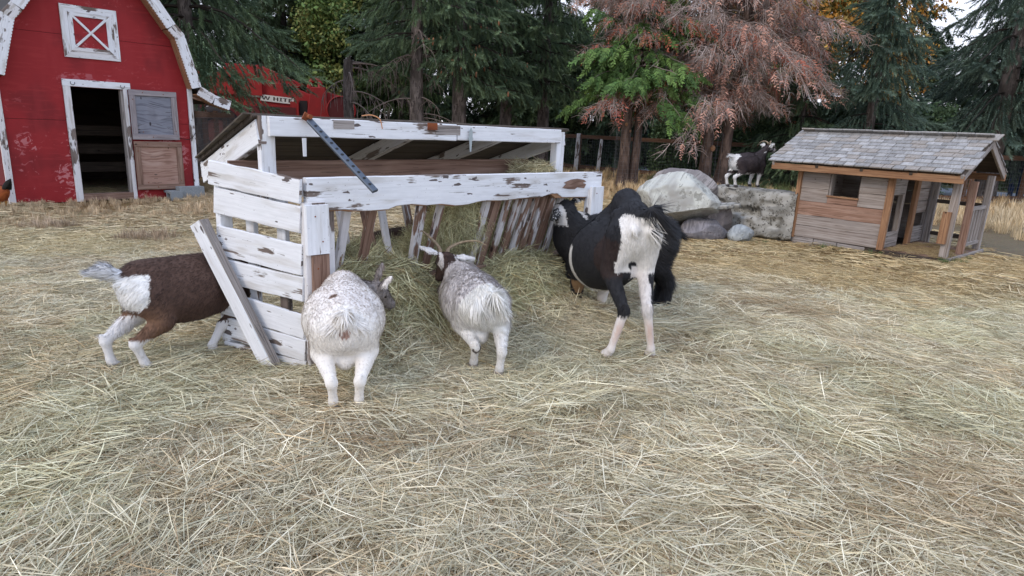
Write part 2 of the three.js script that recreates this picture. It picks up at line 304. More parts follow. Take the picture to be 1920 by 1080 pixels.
// ---------------------------------------------------------------- hay stuffed in the rack, dry grass, weeds
{
  const rk = stuff('rack_hay', 'greenish hay packed behind the slats of the feeder rack', 'hay'), r = rng(4242), yaw = Math.atan2(-FD.dz, FD.dx), lists = HAYPILE.map(() => []);
  const W = (a, y, s) => V(FD.x + FD.dx * a - FD.dz * s, y, FD.z + FD.dz * a + FD.dx * s), out = V(-FD.dz, 0, FD.dx);
  const top = a => lerp(0.54, 0.90, smooth(0.85, 1.15, a)) - 0.22 * smooth(0.25, 0.05, a) + 0.05 * (vnoise(a * 6, 1, 3) - 0.5), bulge = (a, y) => -0.33 + 0.17 * smooth(0.38, 0.9, y) + 0.06 * smooth(0.9, 1.2, a) * (1 - smooth(1.3, 1.4, a)) + 0.04 * (vnoise(a * 7, y * 7, 9) - 0.5);
  const pos = [], uv = [], idx = [], na = 48, ny = 14;
  for (let j = 0; j <= ny; j++) for (let i = 0; i <= na; i++) { const a = 0.12 + i / na * 2.2, q = j / ny, yt = top(a); let p; if (q < 0.7) { const y = lerp(0.3, yt, q / 0.7); p = W(a, y, bulge(a, y) - 0.03); } else { const y = yt - 0.1 * (q - 0.7); p = W(a, y, lerp(bulge(a, yt) - 0.03, -0.46, (q - 0.7) / 0.3)); } pos.push(p.x, p.y, p.z); uv.push(a, q); }
  for (let j = 0; j < ny; j++) for (let i = 0; i < na; i++) { const p = j * (na + 1) + i; idx.push(p, p + 1, p + na + 2, p, p + na + 2, p + na + 1); }
  part('hay_core', geoFrom(pos, uv, null, idx), stdm({ map: strawTex, color: 0xa8a47c, roughness: 1 }), rk);
  for (let i = 0; i < 800; i++) { const a = 0.2 + r() * 2.05, y = lerp(0.38, top(a), r()), p = W(a, y, bulge(a, y) - 0.035), k = 0.7 + r() * 0.4; const n = out.clone().multiplyScalar(1).add(V((r() - 0.5) * 0.5, 0.35 + (r() - 0.5) * 0.3, (r() - 0.5) * 0.5)).normalize(); lists[i % 6].push({ m: placeM(p, n, r() * 6.28, 0.6 + r() * 0.3, 0.45), c: [0.88 * k, 0.88 * k, 0.64 * k] }); }
  for (let i = 0; i < 60; i++) { const a = 1.85 + r() * 0.3, p = W(a, 1.0 + r() * 0.1, -0.2 - r() * 0.15); lists[i % 6].push({ m: placeM(p, V((r() - 0.5), 0.6, r() - 0.5).normalize(), r() * 6.28, 0.5 + r() * 0.3), c: [0.95, 0.92, 0.75] }); }
  for (let i = 0; i < 70; i++) { const u = 1.25 + r() * 0.6, w = r() * 1.2; lists[i % 6].push({ m: placeM(V(3.82 + 0.65 * u + 0.76 * w, 0.142, -8.67 + 0.76 * u - 0.65 * w), UP, r() * 6.28, 0.4 + r() * 0.3, 0.3), c: [0.7, 0.55, 0.36] }); }
  for (let i = 0; i < 60; i++) { const u = 0.95 + r() * 0.6, w = -0.1 - r() * 1.2; lists[i % 6].push({ m: placeM(V(-7.37 + 0.68 * u + 0.735 * w, 0.065, -9.13 - 0.735 * u + 0.68 * w), UP, r() * 6.28, 0.6, 0.3), c: [0.7, 0.6, 0.42] }); }
  HAYPILE.forEach((g, i) => inst('hay_tuft', g, hayMat, lists[i], rk));
  function tuft(s, n, h, spread) { const q = rng(s), pos = [], col = []; for (let i = 0; i < n; i++) { const a = q() * 6.283, d = q() * spread * 0.5, L = h * (0.5 + q() * 0.7), le = (q() * 0.55), w = 0.0035 * (0.6 + q() * 0.8), bx = Math.cos(a) * d, bz = Math.sin(a) * d, k = 0.75 + q() * 0.5, sx = -Math.sin(a) * w, sz = Math.cos(a) * w; const m = [bx + Math.cos(a) * le * L * 0.4, L * 0.6, bz + Math.sin(a) * le * L * 0.4], t = [bx + Math.cos(a) * le * L, L, bz + Math.sin(a) * le * L]; pos.push(bx - sx, 0, bz - sz, bx + sx, 0, bz + sz, m[0] + sx, m[1], m[2] + sz, bx - sx, 0, bz - sz, m[0] + sx, m[1], m[2] + sz, m[0] - sx, m[1], m[2] - sz, m[0] - sx, m[1], m[2] - sz, m[0] + sx, m[1], m[2] + sz, ...t); for (let c = 0; c < 9; c++) col.push(k, k, k); } return geoFrom(pos, null, col); }
  const T = [tuft(1, 34, 0.16, 0.14), tuft(2, 40, 0.13, 0.18), tuft(3, 28, 0.2, 0.12)], dry = stuff('dry_grass', 'tufts of dry tan grass standing along the paddock edges', 'grass'), dl = T.map(() => []), gl = T.map(() => []);
  const put = (x, z, s, c, L = dl) => L[Math.floor(r() * 3)].push({ m: placeM(V(x, gh(x, z) - 0.01, z), UP, r() * 6.28, s), c: (k => c.map(v => v * k))(0.75 + r() * 0.5) });
  const tanC = [0.50, 0.38, 0.24];
  for (let i = 0; i < 420; i++) { const a = r() * 3.6 - 0.6, d = 0.25 + Math.pow(r(), 1.6) * 2.2; put(-7.37 + 0.68 * a + 0.735 * d, -9.13 - 0.735 * a + 0.68 * d, 0.3 + r() * 0.35, tanC); }
  for (let i = 0; i < 300; i++) put(-4.2 + (r() - 0.5) * 1.8, -8.6 - r() * 3.2, 0.4 + r() * 0.5, tanC);
  for (const [cx, cz, n] of [[-4.1, -6.9, 60], [-3.0, -6.6, 40], [-5.6, -7.4, 40], [-2.6, -8.0, 50]]) for (let i = 0; i < n; i++) put(cx + (r() - 0.5) * 0.5, cz + (r() - 0.5) * 0.35, 0.4 + r() * 0.5, [0.42, 0.32, 0.22]);
  for (let i = 0; i < 2600; i++) { const z = -11.5 - Math.pow(r(), 0.8) * 11, x = (r() * 2 - 1) * 1.0 * -z; if (beyondFence(x, z) > -0.1 || x < -5.6 + (z + 11) * 0.1) continue; put(x, z, 0.7 + r() * 0.9, [0.56, 0.41, 0.23]); }
  for (let i = 0; i < 500; i++) put(8.2 + r() * 5, -9.5 - r() * 5, 0.8 + r() * 1.0, [0.62, 0.50, 0.32]);
  T.forEach((g, i) => inst('grass_tuft', g, hayMat, dl[i], dry));
  const gr = stuff('green_grass', 'short green grass and weeds by the fence and house', 'grass'), gc = [0.12, 0.19, 0.06];
  for (let i = 0; i < 700; i++) { const t = 4 + r() * 7, o = -0.2 - r() * 2.4; put(FN.x + FN.dx * t + FN.dz * o, FN.z + FN.dz * t - FN.dx * o, 0.7 + r() * 0.7, mix3(gc, [0.4, 0.34, 0.18], r() * 0.6), gl); }
  for (const [cx, cz, n, s] of [[4.22, -8.22, 26, 0.5], [4.62, -7.82, 26, 0.42], [5.1, -7.2, 40, 0.42], [5.35, -7.45, 30, 0.4], [3.3, -8.62, 14, 0.4], [6.6, -7.9, 14, 0.35]]) for (let i = 0; i < n; i++) put(cx + (r() - 0.5) * 0.36, cz + (r() - 0.5) * 0.2, s * (0.5 + r() * 0.6), [0.07, 0.13, 0.04], gl);
  T.forEach((g, i) => inst('grass_tuft', g, hayMat, gl[i], gr));
}
// ---------------------------------------------------------------- hay feeder: local x along the front, z towards the viewer
const feeder = thing('hay_feeder', 'white peeling wooden hay feeder with sloping roof among the goats', 'hay feeder', [FD.x, 0, FD.z], Math.atan2(-FD.dz, FD.dx));
{
  const f = feeder, BL = V(-0.27, 0, -0.54), pd = V(0, 0, 0).sub(BL).normalize(), pn = V(-pd.z, 0, pd.x).negate();   // end panel direction and outward normal
  if (pn.z < 0) pn.negate();
  const W = M.white; let s = 1;
  // front beam, gnawed along its lower edge
  const gn = q => 0.012 * Math.sin(q * 9 + 1) + 0.016 * (vnoise(q * 14, 3, 5) - 0.5) + (q > 0.22 && q < 0.80 ? 0.018 + 0.014 * vnoise(q * 22, 1, 8) : 0);
  part('front_beam', plank(2.47, 0.2, 0.045, 3, { seg: 44, wob: 0.002, low: gn }).translate(1.235, 0.992, 0), W[0], f);
  part('gnawed_edge', plank(2.2, 0.05, 0.034, 4, { seg: 44, wob: 0.006, low: q => gn(q * 0.9 + 0.05) - 0.003 }).translate(1.2, 0.915, -0.001), M.cedar, f, 'bare brown wood gnawed by the goats under the front beam');
  part('bare_patch', new THREE.ShapeGeometry(new THREE.Shape([[-0.14, -0.02], [-0.1, 0.01], [-0.13, 0.018], [-0.05, 0.04], [0.02, 0.045], [0.1, 0.035], [0.13, 0.02], [0.09, 0.012], [0.13, 0.0], [0.11, -0.03], [0.03, -0.02], [0.0, -0.035], [-0.08, -0.03]].map(p => new THREE.Vector2(...p)))).translate(2.15, 1.0, 0.0265), M.brown, f, 'patch worn to bare wood on the front beam');
  // corner posts
  part('corner_post', plank(1.0, 0.125, 0.05, 7, { wob: 0.003 }).rotateZ(Math.PI / 2).translate(0.035, 0.46, 0.015), M.whiteWorn, f);
  part('post_plate', plank(0.27, 0.135, 0.03, 9).rotateZ(Math.PI / 2).translate(0.035, 0.815, 0.056), W[1], f);
  part('post_facing', plank(0.68, 0.1, 0.025, 10).rotateZ(Math.PI / 2).translate(0.05, 0.335, 0.053), M.brown, f, 'bare brown lower facing of the corner post');
  part('corner_post', plank(0.98, 0.14, 0.05, 12).rotateZ(Math.PI / 2).translate(2.385, 0.47, 0.012), W[2], f);
  part('post_plate', plank(0.36, 0.15, 0.025, 13).rotateZ(Math.PI / 2).translate(2.385, 0.80, 0.052), W[1], f);
  part('corner_post', plank(1.05, 0.07, 0.07, 14).rotateZ(Math.PI / 2).translate(BL.x + 0.02, 0.5, BL.z), W[2], f);
  part('corner_post', plank(1.05, 0.07, 0.07, 15).rotateZ(Math.PI / 2).translate(2.3, 0.5, -0.5), W[0], f);
  part('inner_post', plank(0.95, 0.07, 0.05, 16).rotateZ(Math.PI / 2).translate(0.13, 0.46, -0.02), M.whiteWorn, f);
  // end panel boards, crooked
  const rows = [[1.155, 1.09, 1.01, 0.952], [1.0, 0.945, 0.855, 0.785], [0.79, 0.73, 0.605, 0.555], [0.597, 0.547, 0.445, 0.405], [0.40, 0.33, 0.245, 0.185], [0.24, 0.18, 0.095, 0.05], [0.09, 0.045, -0.03, -0.05]];
  rows.forEach(([tl, tr, bl, br], i) => {
    const hL = tl - bl, hR = tr - br, ext = i === 0 ? 0.02 : 0, o = i === 0 ? 0.006 : 0;
    const a = BL.clone().addScaledVector(pd, -ext).addScaledVector(pn, 0.03 + o); a.y = (tl + bl) / 2;
    const b = V(0, 0, 0).addScaledVector(pd, i === 0 ? 0.0 : -0.01).addScaledVector(pn, 0.03 + o); b.y = (tr + br) / 2;
    part('end_board', boardAB(a, b, (hL + hR) / 2 - 0.006, 0.022, 20 + i * 3, pn, { seg: 10, wob: 0.005 }), W[i % 3], f);
  });
  for (const q of [0.2, 0.42]) { const p = BL.clone().addScaledVector(pd, q).addScaledVector(pn, -0.03); part('panel_stud', plank(1.0, 0.06, 0.04, 50 + q * 10).rotateZ(Math.PI / 2).rotateY(Math.atan2(pn.x, pn.z)).translate(p.x, 0.52, p.z), W[1], f); }
  // prop leaning across the end panel
  { const a = BL.clone().addScaledVector(pd, -0.06).addScaledVector(pn, 0.10); a.y = 0.80; const b = BL.clone().addScaledVector(pd, 0.44).addScaledVector(pn, 0.105); b.y = -0.05;
    const ax = b.clone().sub(a).normalize(), e = V(0, 1, 0).cross(pn).multiplyScalar(0.5).add(V(0, 0.3, 0)); e.addScaledVector(ax, -e.dot(ax)).normalize();
    const F = pn.clone().addScaledVector(ax, -pn.dot(ax)).normalize(), w1 = F.clone(), g1 = e.clone();
    part('diagonal_prop', boardAB(a, b, 0.085, 0.065, 61, w1, { wob: 0.006 }), W[1], f, 'white diagonal prop with grey weathered top edge');
    part('prop_edge', boardAB(a.clone().addScaledVector(g1, 0.0445), b.clone().addScaledVector(g1, 0.0445), 0.058, 0.008, 63, g1, { wob: 0.008 }), M.grey, f, 'grey weathered upper side of the prop'); }
  // roof posts
  part('roof_post', plank(0.46, 0.085, 0.05, 71).rotateZ(Math.PI / 2).translate(-0.10, 1.175, -0.245), W[2], f);
  part('roof_post', plank(0.44, 0.085, 0.07, 72).rotateZ(Math.PI / 2).translate(2.15, 1.165, -0.18), W[1], f);
  // roof: fascia in two lengths, rafters, deck of boards, felt
  const y0 = 1.405, drop = -0.30, dep = 0.97, za = -0.215, zA = x => za + (x + 0.12) / 2.3 * 0.055;
  part('roof_fascia', plank(1.24, 0.105, 0.035, 74, { seg: 8 }).rotateY(-0.024).translate(0.52, 1.352, -0.185), W[0], f);
  part('roof_fascia', plank(0.98, 0.098, 0.035, 75, { seg: 8 }).rotateY(-0.024).translate(1.64, 1.352, -0.160), W[1], f);
  part('splice_board', plank(0.2, 0.06, 0.006, 76).translate(1.07, 1.367, -0.155), M.grey, f, 'grey bare splice board on the roof front');
  part('splice_board', plank(0.13, 0.05, 0.004, 77).translate(0.33, 1.375, -0.169), M.grey, f, 'grey bare patch on the roof front');
  const slope = (x, q, dy) => V(x, y0 + drop * q + dy, zA(x) - 0.02 - dep * q);
  for (const [x, h, m] of [[-0.13, 0.13, W[2]], [0.82, 0.09, M.whiteWorn], [1.55, 0.09, M.whiteWorn], [2.2, 0.10, W[1]]])
    part('rafter', boardAB(slope(x, 0.0, -0.02 - h / 2), slope(x, 1.0, -0.02 - h / 2), h, 0.045, 80 + Math.round(x * 10), V(1, 0, 0)), m, f);
  for (let i = 0; i < 7; i++) { const q = (i + 0.5) / 7; part('roof_board', boardAB(slope(-0.17, q, 0.0), slope(2.27, q, 0.0), dep / 7 * 1.04 - 0.004, 0.018, 90 + i, V(0, 1, -0.31)), M.dark, f); }
  const felt = mapped((u, v) => mix3([0.20, 0.17, 0.15], [0.42, 0.38, 0.32], fbm(u * 20, v * 20, 777, 5, 20, 20)), 256, 256, {}, 0.004);
  part('roofing_felt', orient(plank(2.5, dep * 1.0, 0.010, 99, { seg: 12, wob: 0.02, tl: 1, th: 1 }), slope(-0.2, 0.51, 0.016), slope(2.3, 0.51, 0.016), V(0, 1, -0.31)), felt, f);
  part('back_fascia', boardAB(slope(-0.15, 1.0, -0.06), slope(2.22, 1.0, -0.06), 0.1, 0.03, 97, V(0, 0, -1)), M.whiteWorn, f);
  // back and inner beams
  part('back_beam', boardAB(V(-0.22, 1.085, -0.50), V(2.02, 1.10, -0.42), 0.13, 0.035, 101, V(0, 0, 1)), M.brown, f, 'weathered brown plank across the back of the feeder');
  part('back_beam', boardAB(V(-0.20, 0.97, -0.53), V(2.3, 0.97, -0.52), 0.09, 0.03, 102, V(0, 0, 1)), M.whiteWorn, f);
  part('inner_ledge', boardAB(V(0.05, 1.06, -0.06), V(2.4, 1.06, -0.06), 0.06, 0.04, 103, V(0, 1, 0)), M.grey, f);
  part('trough_board', boardAB(V(0.08, 0.40, -0.25), V(2.35, 0.40, -0.25), 0.16, 0.03, 104, V(0, 1, 0)), M.brown, f);
  part('hay_retainer', boardAB(V(0.08, 0.44, -0.33), V(2.35, 0.44, -0.33), 0.06, 0.03, 105, V(0, 0, 1)), M.brown, f);
  // slats of the rack
  const fr = [[0.28, 0.27], [0.45, 0.43], [0.80, 0.83], [0.955, 0.93], [1.35, 1.33], [1.44, 1.42], [1.55, 1.53], [1.65, 1.63], [1.74, 1.73], [1.83, 1.82], [1.91, 1.90], [2.0, 1.99], [2.1, 2.1]], bk = [0.30, 0.43, 0.60, 0.74, 0.93, 1.10, 1.45, 1.7, 1.95, 2.15];
  fr.forEach(([a, b], i) => part('rack_slat', boardAB(V(a, 0.95, -0.045), V(b, 0.38, -0.235), 0.05 + 0.012 * (i % 3), 0.034, 120 + i, V(0.1, 0.3, 1), { wob: 0.007 }), M.slat[i % 2], f));
  bk.forEach((a, i) => part('rack_slat', boardAB(V(a, 0.98, -0.49), V(a + 0.02 * ((i % 3) - 1), 0.38, -0.27), 0.055, 0.024, 150 + i, V(0, 0.3, 1), { wob: 0.007 }), i % 3 ? M.slat[(i + 1) % 2] : M.whiteWorn, f));
  // ironwork
  { const a = V(0.10, 1.395, -0.135), b = V(0.50, 1.02, 0.26);
    // local ends read from the photograph: the bar hangs forward from the roof front
    const A = V(0.105, 1.39, -0.14), B = V(0.235, 1.045, 0.33), bar = thing('perforated_bar', 'dark grey perforated steel bar hanging from the feeder roof', 'steel bar'); bar.position.copy(feeder.position); bar.rotation.y = feeder.rotation.y;
    part('bar', boardAB(A, B, 0.036, 0.018, 160, V(-0.2, 0.75, 0.5), { ch: 0.003, wob: 0.001 }), M.steel, bar);
    const ax = B.clone().sub(A).normalize(), fz = V(-0.2, 0.75, 0.5); fz.addScaledVector(ax, -fz.dot(ax)).normalize();
    for (let i = 0; i < 11; i++) { const c = A.clone().lerp(B, 0.1 + i * 0.082).addScaledVector(fz, 0.0095); const g = new THREE.CircleGeometry(0.009, 12); g.applyMatrix4(new THREE.Matrix4().lookAt(fz, V(0, 0, 0), UP)); g.translate(c.x, c.y, c.z); part('hole', g, M.black, bar); } }
  part('rusty_hinge', plank(0.05, 0.04, 0.012, 165).rotateZ(-0.5).translate(0.10, 1.405, -0.155), M.rust, f, 'rusty brown hinge holding the steel bar');
  part('hinge_pin', new THREE.CylinderGeometry(0.013, 0.013, 0.05, 10).rotateX(Math.PI / 2).translate(0.105, 1.41, -0.145), M.rust, f);
  part('hook_strap', plank(0.1, 0.022, 0.006, 166).rotateZ(Math.PI / 2).translate(0.075, 1.245, -0.15), W[1], f);
  part('rusty_plate', plank(0.075, 0.045, 0.006, 167, { ch: 0.001 }).translate(0.935, 1.385, -0.140), M.rust, f, 'small rusty orange plate on the roof front');
  const hs = new THREE.Shape([[0, 0.075], [0.014, 0.05], [0.014, 0.012], [0.02, 0.008], [0.02, -0.004], [0.012, -0.008], [0.006, -0.085], [-0.006, -0.085], [-0.012, -0.008], [-0.02, -0.004], [-0.02, 0.008], [-0.014, 0.012], [-0.014, 0.05]].map(p => new THREE.Vector2(...p)));
  part('strap_hinge', new THREE.ExtrudeGeometry(hs, { depth: 0.004, bevelEnabled: false }).translate(1.245, 1.315, -0.135), M.galv, f, 'galvanised strap hinge dangling from the roof front');
  for (const [x, y, z] of [[0.02, 0.89, 0.072], [0.06, 0.75, 0.072], [0.03, 0.60, 0.067], [0.06, 0.35, 0.067], [2.37, 0.93, 0.066], [2.40, 0.75, 0.066]]) part('nail_head', new THREE.SphereGeometry(0.0045, 6, 4).translate(x, y, z), M.rust, f);
  { const tw = thing('baling_twine', 'loop of pale orange twine lying over the feeder roof front', 'twine'); tw.position.copy(feeder.position); tw.rotation.y = feeder.rotation.y; part('strand', tube(catmull([V(0.48, 1.43, -0.23), V(0.52, 1.436, -0.18), V(0.555, 1.415, -0.15), V(0.57, 1.36, -0.146)], 14), Array(15).fill(0.0035), 5), stdm({ color: 0xc08a62 }), tw); }
}
// ---------------------------------------------------------------- red barn: local x along the front, z towards the viewer
{
  const B = thing('barn', 'small red barn with white scalloped gambrel trim and open half door', 'barn', [-7.37, 0, -9.13], Math.atan2(0.735, 0.68));
  const WD = 2.62, DP = 3.0, mid = WD / 2 + 0.03;
  // gambrel outline: right side knees, mirrored
  const side = [[1.33, 1.78], [1.27, 1.83], [1.03, 2.68], [0.62, 3.25], [0, 3.56]];
  const outline = side.map(([x, y]) => [mid + x, y]).concat(side.slice(0, -1).reverse().map(([x, y]) => [mid - x, y]));
  // red boarded front: three sheets wide, four lifts high, cut by the outline and the door opening
  const redFn = (u, v) => {
    const x = u * 2.75, y = v * 3.65; let c = [0.58, 0.10, 0.12];
    const n = fbm(u * 5, v * 6, 700, 4), g = fbm(u * 14, v * 130, 701, 3), st = fbm(u * 26, v * 9, 702, 3);
    c = mix3(c, [0.44, 0.07, 0.09], smooth(0.45, 0.7, n) * 0.6); c = mix3(c, [0.66, 0.20, 0.20], smooth(0.56, 0.8, g) * 0.35); c = mix3(c, [0.62, 0.17, 0.18], smooth(0.5, 0.75, st) * 0.3);
    const rub = smooth(0.75, 0.45, Math.abs(y - 0.45)) * smooth(0.2, 0.5, fbm(u * 6, v * 6, 703, 3)) * (1 - smooth(2.5, 2.6, x) ); const sc = fbm(u * 60, v * 40, 704, 4) * 0.6 + fbm(u * 12, v * 90, 709, 2) * 0.4;
    const wx = fbm(u * 30, v * 30, 713, 2) * 0.08, s3 = fbm((u + wx) * 60, (v + wx * 0.5) * 130, 711, 4) * 0.5 + fbm(u * 9 + 3, v * 16, 712, 4) * 0.5; const th = 0.66 - 0.12 * rub; if (s3 > th) c = mix3(c, [0.80, 0.58, 0.58], smooth(th, th + 0.07, s3) * 0.7 * (0.35 + 0.65 * rub));
    const sc2 = fbm(u * 34, v * 70, 706, 4); if (Math.abs(y - 1.85) < 0.06 && x > 0.8 && x < 1.6 && sc2 > 0.5) c = mix3(c, [0.74, 0.50, 0.52], smooth(0.5, 0.6, sc2) * 0.5);
    return c;
  };
  const red = mapped(redFn, 1024, 1024, { roughness: 0.75 }, 0.002);
  const poly = (pts, hole, d = 0.03) => { const s = new THREE.Shape(pts.map(p => new THREE.Vector2(...p))); if (hole) s.holes.push(new THREE.Path(hole.map(p => new THREE.Vector2(...p)))); const g = new THREE.ExtrudeGeometry(s, { depth: d, bevelEnabled: false }); const uv = g.attributes.uv, p = g.attributes.position; for (let i = 0; i < uv.count; i++) uv.setXY(i, (p.getX(i) + 0.05) / 2.75, p.getY(i) / 3.65); return g; };
  const clip = (pts, axis, lim, keepLess) => { const out = []; for (let i = 0; i < pts.length; i++) { const a = pts[i], b = pts[(i + 1) % pts.length], ia = keepLess ? a[axis] <= lim : a[axis] >= lim, ib = keepLess ? b[axis] <= lim : b[axis] >= lim; if (ia) out.push(a); if (ia !== ib) { const t = (lim - a[axis]) / (b[axis] - a[axis]); out.push([lerp(a[0], b[0], t), lerp(a[1], b[1], t)]); } } return out; };
  const full = [[0.0, 0.0], [WD, 0.0], [WD, 1.8]].concat(outline.slice(1, -1)).concat([[0.0, 1.8]]);
  const lifts = [[0.0, 1.215], [1.22, 2.435], [2.44, 3.7]];
  for (const [y0, y1] of lifts) {
    let p = clip(clip(full, 1, y0, false), 1, y1, true);
    const d0 = 0.90, d1 = 1.60, dt = 1.71;
    if (y0 < dt) {
      const L = clip(p, 0, d0, true), Rr = clip(p, 0, d1, false); part('wall_board', poly(L), red, B); part('wall_board', poly(Rr), red, B);
      if (y1 > dt) { const T = clip(clip(clip(p, 0, d0, false), 0, d1, true), 1, dt, false); part('wall_board', poly(T), red, B); }
    } else part('wall_board', poly(p), red, B);
  }
  // loft window: frame of mitred boards with a cross
  const Wt = M.white, cx = 1.255, cy = 2.495;
  const win = part('loft_window', boxG(0.5, 0.5, 0.012, cx, cy, 0.042), red, B, 'square red loft panel with white cross frame');
  const fr = (half, w, z, s0) => { for (let i = 0; i < 4; i++) { const o = half, q = half - w; const s = new THREE.Shape([[-o, o], [o, o], [q, q], [-q, q]].map(p => new THREE.Vector2(...p))); const g = new THREE.ExtrudeGeometry(s, { depth: 0.022, bevelEnabled: true, bevelSize: 0.002, bevelThickness: 0.002, bevelSegments: 1 }); const uv = g.attributes.uv, p = g.attributes.position; for (let k = 0; k < uv.count; k++) uv.setXY(k, p.getX(k) / 1.6 + i * 0.31 + s0, p.getY(k) / 0.4 + i * 0.17); g.rotateZ(i * Math.PI / 2); g.translate(cx, cy, z); part('frame_board', g, i === 2 ? M.whiteWorn : Wt[i % 3], win); } };
  fr(0.365, 0.092, 0.031, 0); fr(0.270, 0.052, 0.040, 0.4);
  for (const [i, q] of [0, Math.PI / 2].entries()) part('cross_bar', plank(0.62, 0.034, 0.016, 200 + i).rotateZ(-Math.PI / 4 + q).translate(cx, cy, 0.058 + i * 0.0025), Wt[i], win);
  // door frame
  part('door_frame', plank(1.72, 0.095, 0.03, 205).rotateZ(Math.PI / 2).translate(0.86, 0.86, 0.048), M.whiteWorn, B);
  part('door_frame', plank(0.9, 0.1, 0.032, 206).translate(1.26, 1.765, 0.05), Wt[1], B);
  part('door_frame', plank(1.72, 0.055, 0.03, 207).rotateZ(Math.PI / 2).translate(1.635, 0.86, 0.048), M.whiteWorn, B);
  part('door_frame', plank(1.70, 0.04, 0.1, 208).rotateZ(Math.PI / 2).translate(1.588, 0.85, -0.01), M.grey, B);
  part('door_sill', plank(0.74, 0.1, 0.14, 209).translate(1.24, 0.06, -0.02), M.brown, B);
  for (const [hx, hy] of [[0.94, 1.765], [1.60, 1.76]]) part('horseshoe_hook', new THREE.TorusGeometry(0.028, 0.0045, 6, 14, 4.2).rotateZ(2.5).translate(hx, hy, 0.072), M.wire, B);
  // half doors swung open against the wall
  const leaf = (y0, y1, x0, x1, panelM, frameM, s, label) => {
    const d = part('door_leaf', plank(x1 - x0 - 0.03, y1 - y0 - 0.03, 0.018, s, { th: 1.2, tl: 1.2 }).translate((x0 + x1) / 2, (y0 + y1) / 2, 0.075), panelM, B, label);
    const w = 0.085; part('rail', plank(x1 - x0, w, 0.025, s + 1).translate((x0 + x1) / 2, y1 - w / 2, 0.094), frameM, d); part('rail', plank(x1 - x0, w, 0.025, s + 2).translate((x0 + x1) / 2, y0 + w / 2, 0.094), frameM, d);
    for (const x of [x0 + w / 2, x1 - w / 2]) part('stile', plank(y1 - y0 - 2 * w - 0.004, w, 0.025, s + 3 + Math.round(x * 10)).rotateZ(Math.PI / 2).translate(x, (y0 + y1) / 2, 0.094), frameM, d);
    for (const [px, py] of [[x0 + 0.2, y1 - 0.04], [x1 - 0.2, y1 - 0.05], [x0 + 0.05, y1 - 0.15], [x0 + 0.16, y0 + 0.12], [x1 - 0.05, y0 + 0.14], [x0 + 0.3, y0 + 0.04]]) part('bolt', new THREE.SphereGeometry(0.008, 6, 4).translate(px, py, 0.107), M.rust, d);
  };
  const plyTop = mapped(woodFn([0.36, 0.36, 0.40], [0.50, 0.51, 0.55], [0.58, 0.58, 0.61], 71), 512, 256), plyLow = mapped(woodFn([0.50, 0.37, 0.31], [0.64, 0.51, 0.45], [0.71, 0.60, 0.54], 73), 512, 256), greyR = mapped(woodFn([0.42, 0.38, 0.38], [0.57, 0.54, 0.55], [0.66, 0.63, 0.63], 79), 512, 256);
  leaf(0.955, 1.725, 1.665, 2.37, plyTop, greyR, 220, 'upper grey weathered half door with blue grey panel'); leaf(0.15, 0.925, 1.67, 2.39, plyLow, M.brown, 240, 'lower brown half door with wavy plywood grain');
  // corner trim and rafters, side and back walls
  part('corner_trim', plank(1.8, 0.075, 0.04, 260).rotateZ(Math.PI / 2).translate(WD - 0.02, 0.9, 0.055), Wt[0], B); part('corner_trim', plank(1.8, 0.085, 0.04, 261).rotateZ(Math.PI / 2).translate(0.02, 0.9, 0.055), M.whiteWorn, B);
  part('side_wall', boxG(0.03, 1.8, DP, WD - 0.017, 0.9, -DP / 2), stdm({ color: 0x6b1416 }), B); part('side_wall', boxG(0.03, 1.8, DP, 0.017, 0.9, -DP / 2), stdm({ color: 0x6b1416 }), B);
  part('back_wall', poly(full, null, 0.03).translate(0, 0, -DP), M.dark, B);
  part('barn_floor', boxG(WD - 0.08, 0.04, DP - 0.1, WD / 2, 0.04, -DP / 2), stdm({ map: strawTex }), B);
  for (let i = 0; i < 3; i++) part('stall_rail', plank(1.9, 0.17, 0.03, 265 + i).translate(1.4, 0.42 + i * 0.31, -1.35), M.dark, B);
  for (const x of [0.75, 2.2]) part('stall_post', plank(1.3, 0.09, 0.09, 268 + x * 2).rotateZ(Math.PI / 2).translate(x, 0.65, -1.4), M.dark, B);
  // roof: shingle skin following the gambrel and the flared eaves
  const rp = [[1.86, 1.62], [1.60, 1.70], [1.37, 1.83], [1.16, 2.62], [1.04, 2.76], [0.66, 3.33], [0, 3.66]];
  const roofLine = rp.map(([x, y]) => [mid + x, y]).concat(rp.slice(0, -1).reverse().map(([x, y]) => [mid - x, y]));
  const rs = roofLine.concat([...roofLine].reverse().map(([x, y]) => [x + (x > mid ? -0.035 : 0.035) * (Math.abs(x - mid) > 0.01 ? 1 : 0), y - 0.05]));
  const roofM = mapped((u, v) => mix3([0.10, 0.09, 0.085], [0.26, 0.24, 0.22], fbm(u * 16, v * 40, 720, 4, 16, 40)), 256, 256);
  part('roof', new THREE.ExtrudeGeometry(new THREE.Shape(rs.map(p => new THREE.Vector2(...p))), { depth: DP + 0.32, bevelEnabled: false }).translate(0, 0, -DP - 0.08), roofM, B);
  // scalloped white barge trim, one board per run of the outline
  for (const m of [1, -1]) for (let i = 0; i < rp.length - 1; i++) {
    const a = V(mid + m * rp[i][0], rp[i][1], 0), b = V(mid + m * rp[i + 1][0], rp[i + 1][1], 0), L = a.distanceTo(b), w = 0.135, n = Math.max(2, Math.round(L / 0.042));
    const s = new THREE.Shape(); s.moveTo(-L / 2, 0.012); s.lineTo(L / 2, 0.012); s.lineTo(L / 2, -w); for (let k = 0; k < n; k++) { const x0 = L / 2 - k / n * L, x1 = L / 2 - (k + 1) / n * L; s.quadraticCurveTo((x0 + x1) / 2, -w - 0.024, x1, -w); } s.closePath();
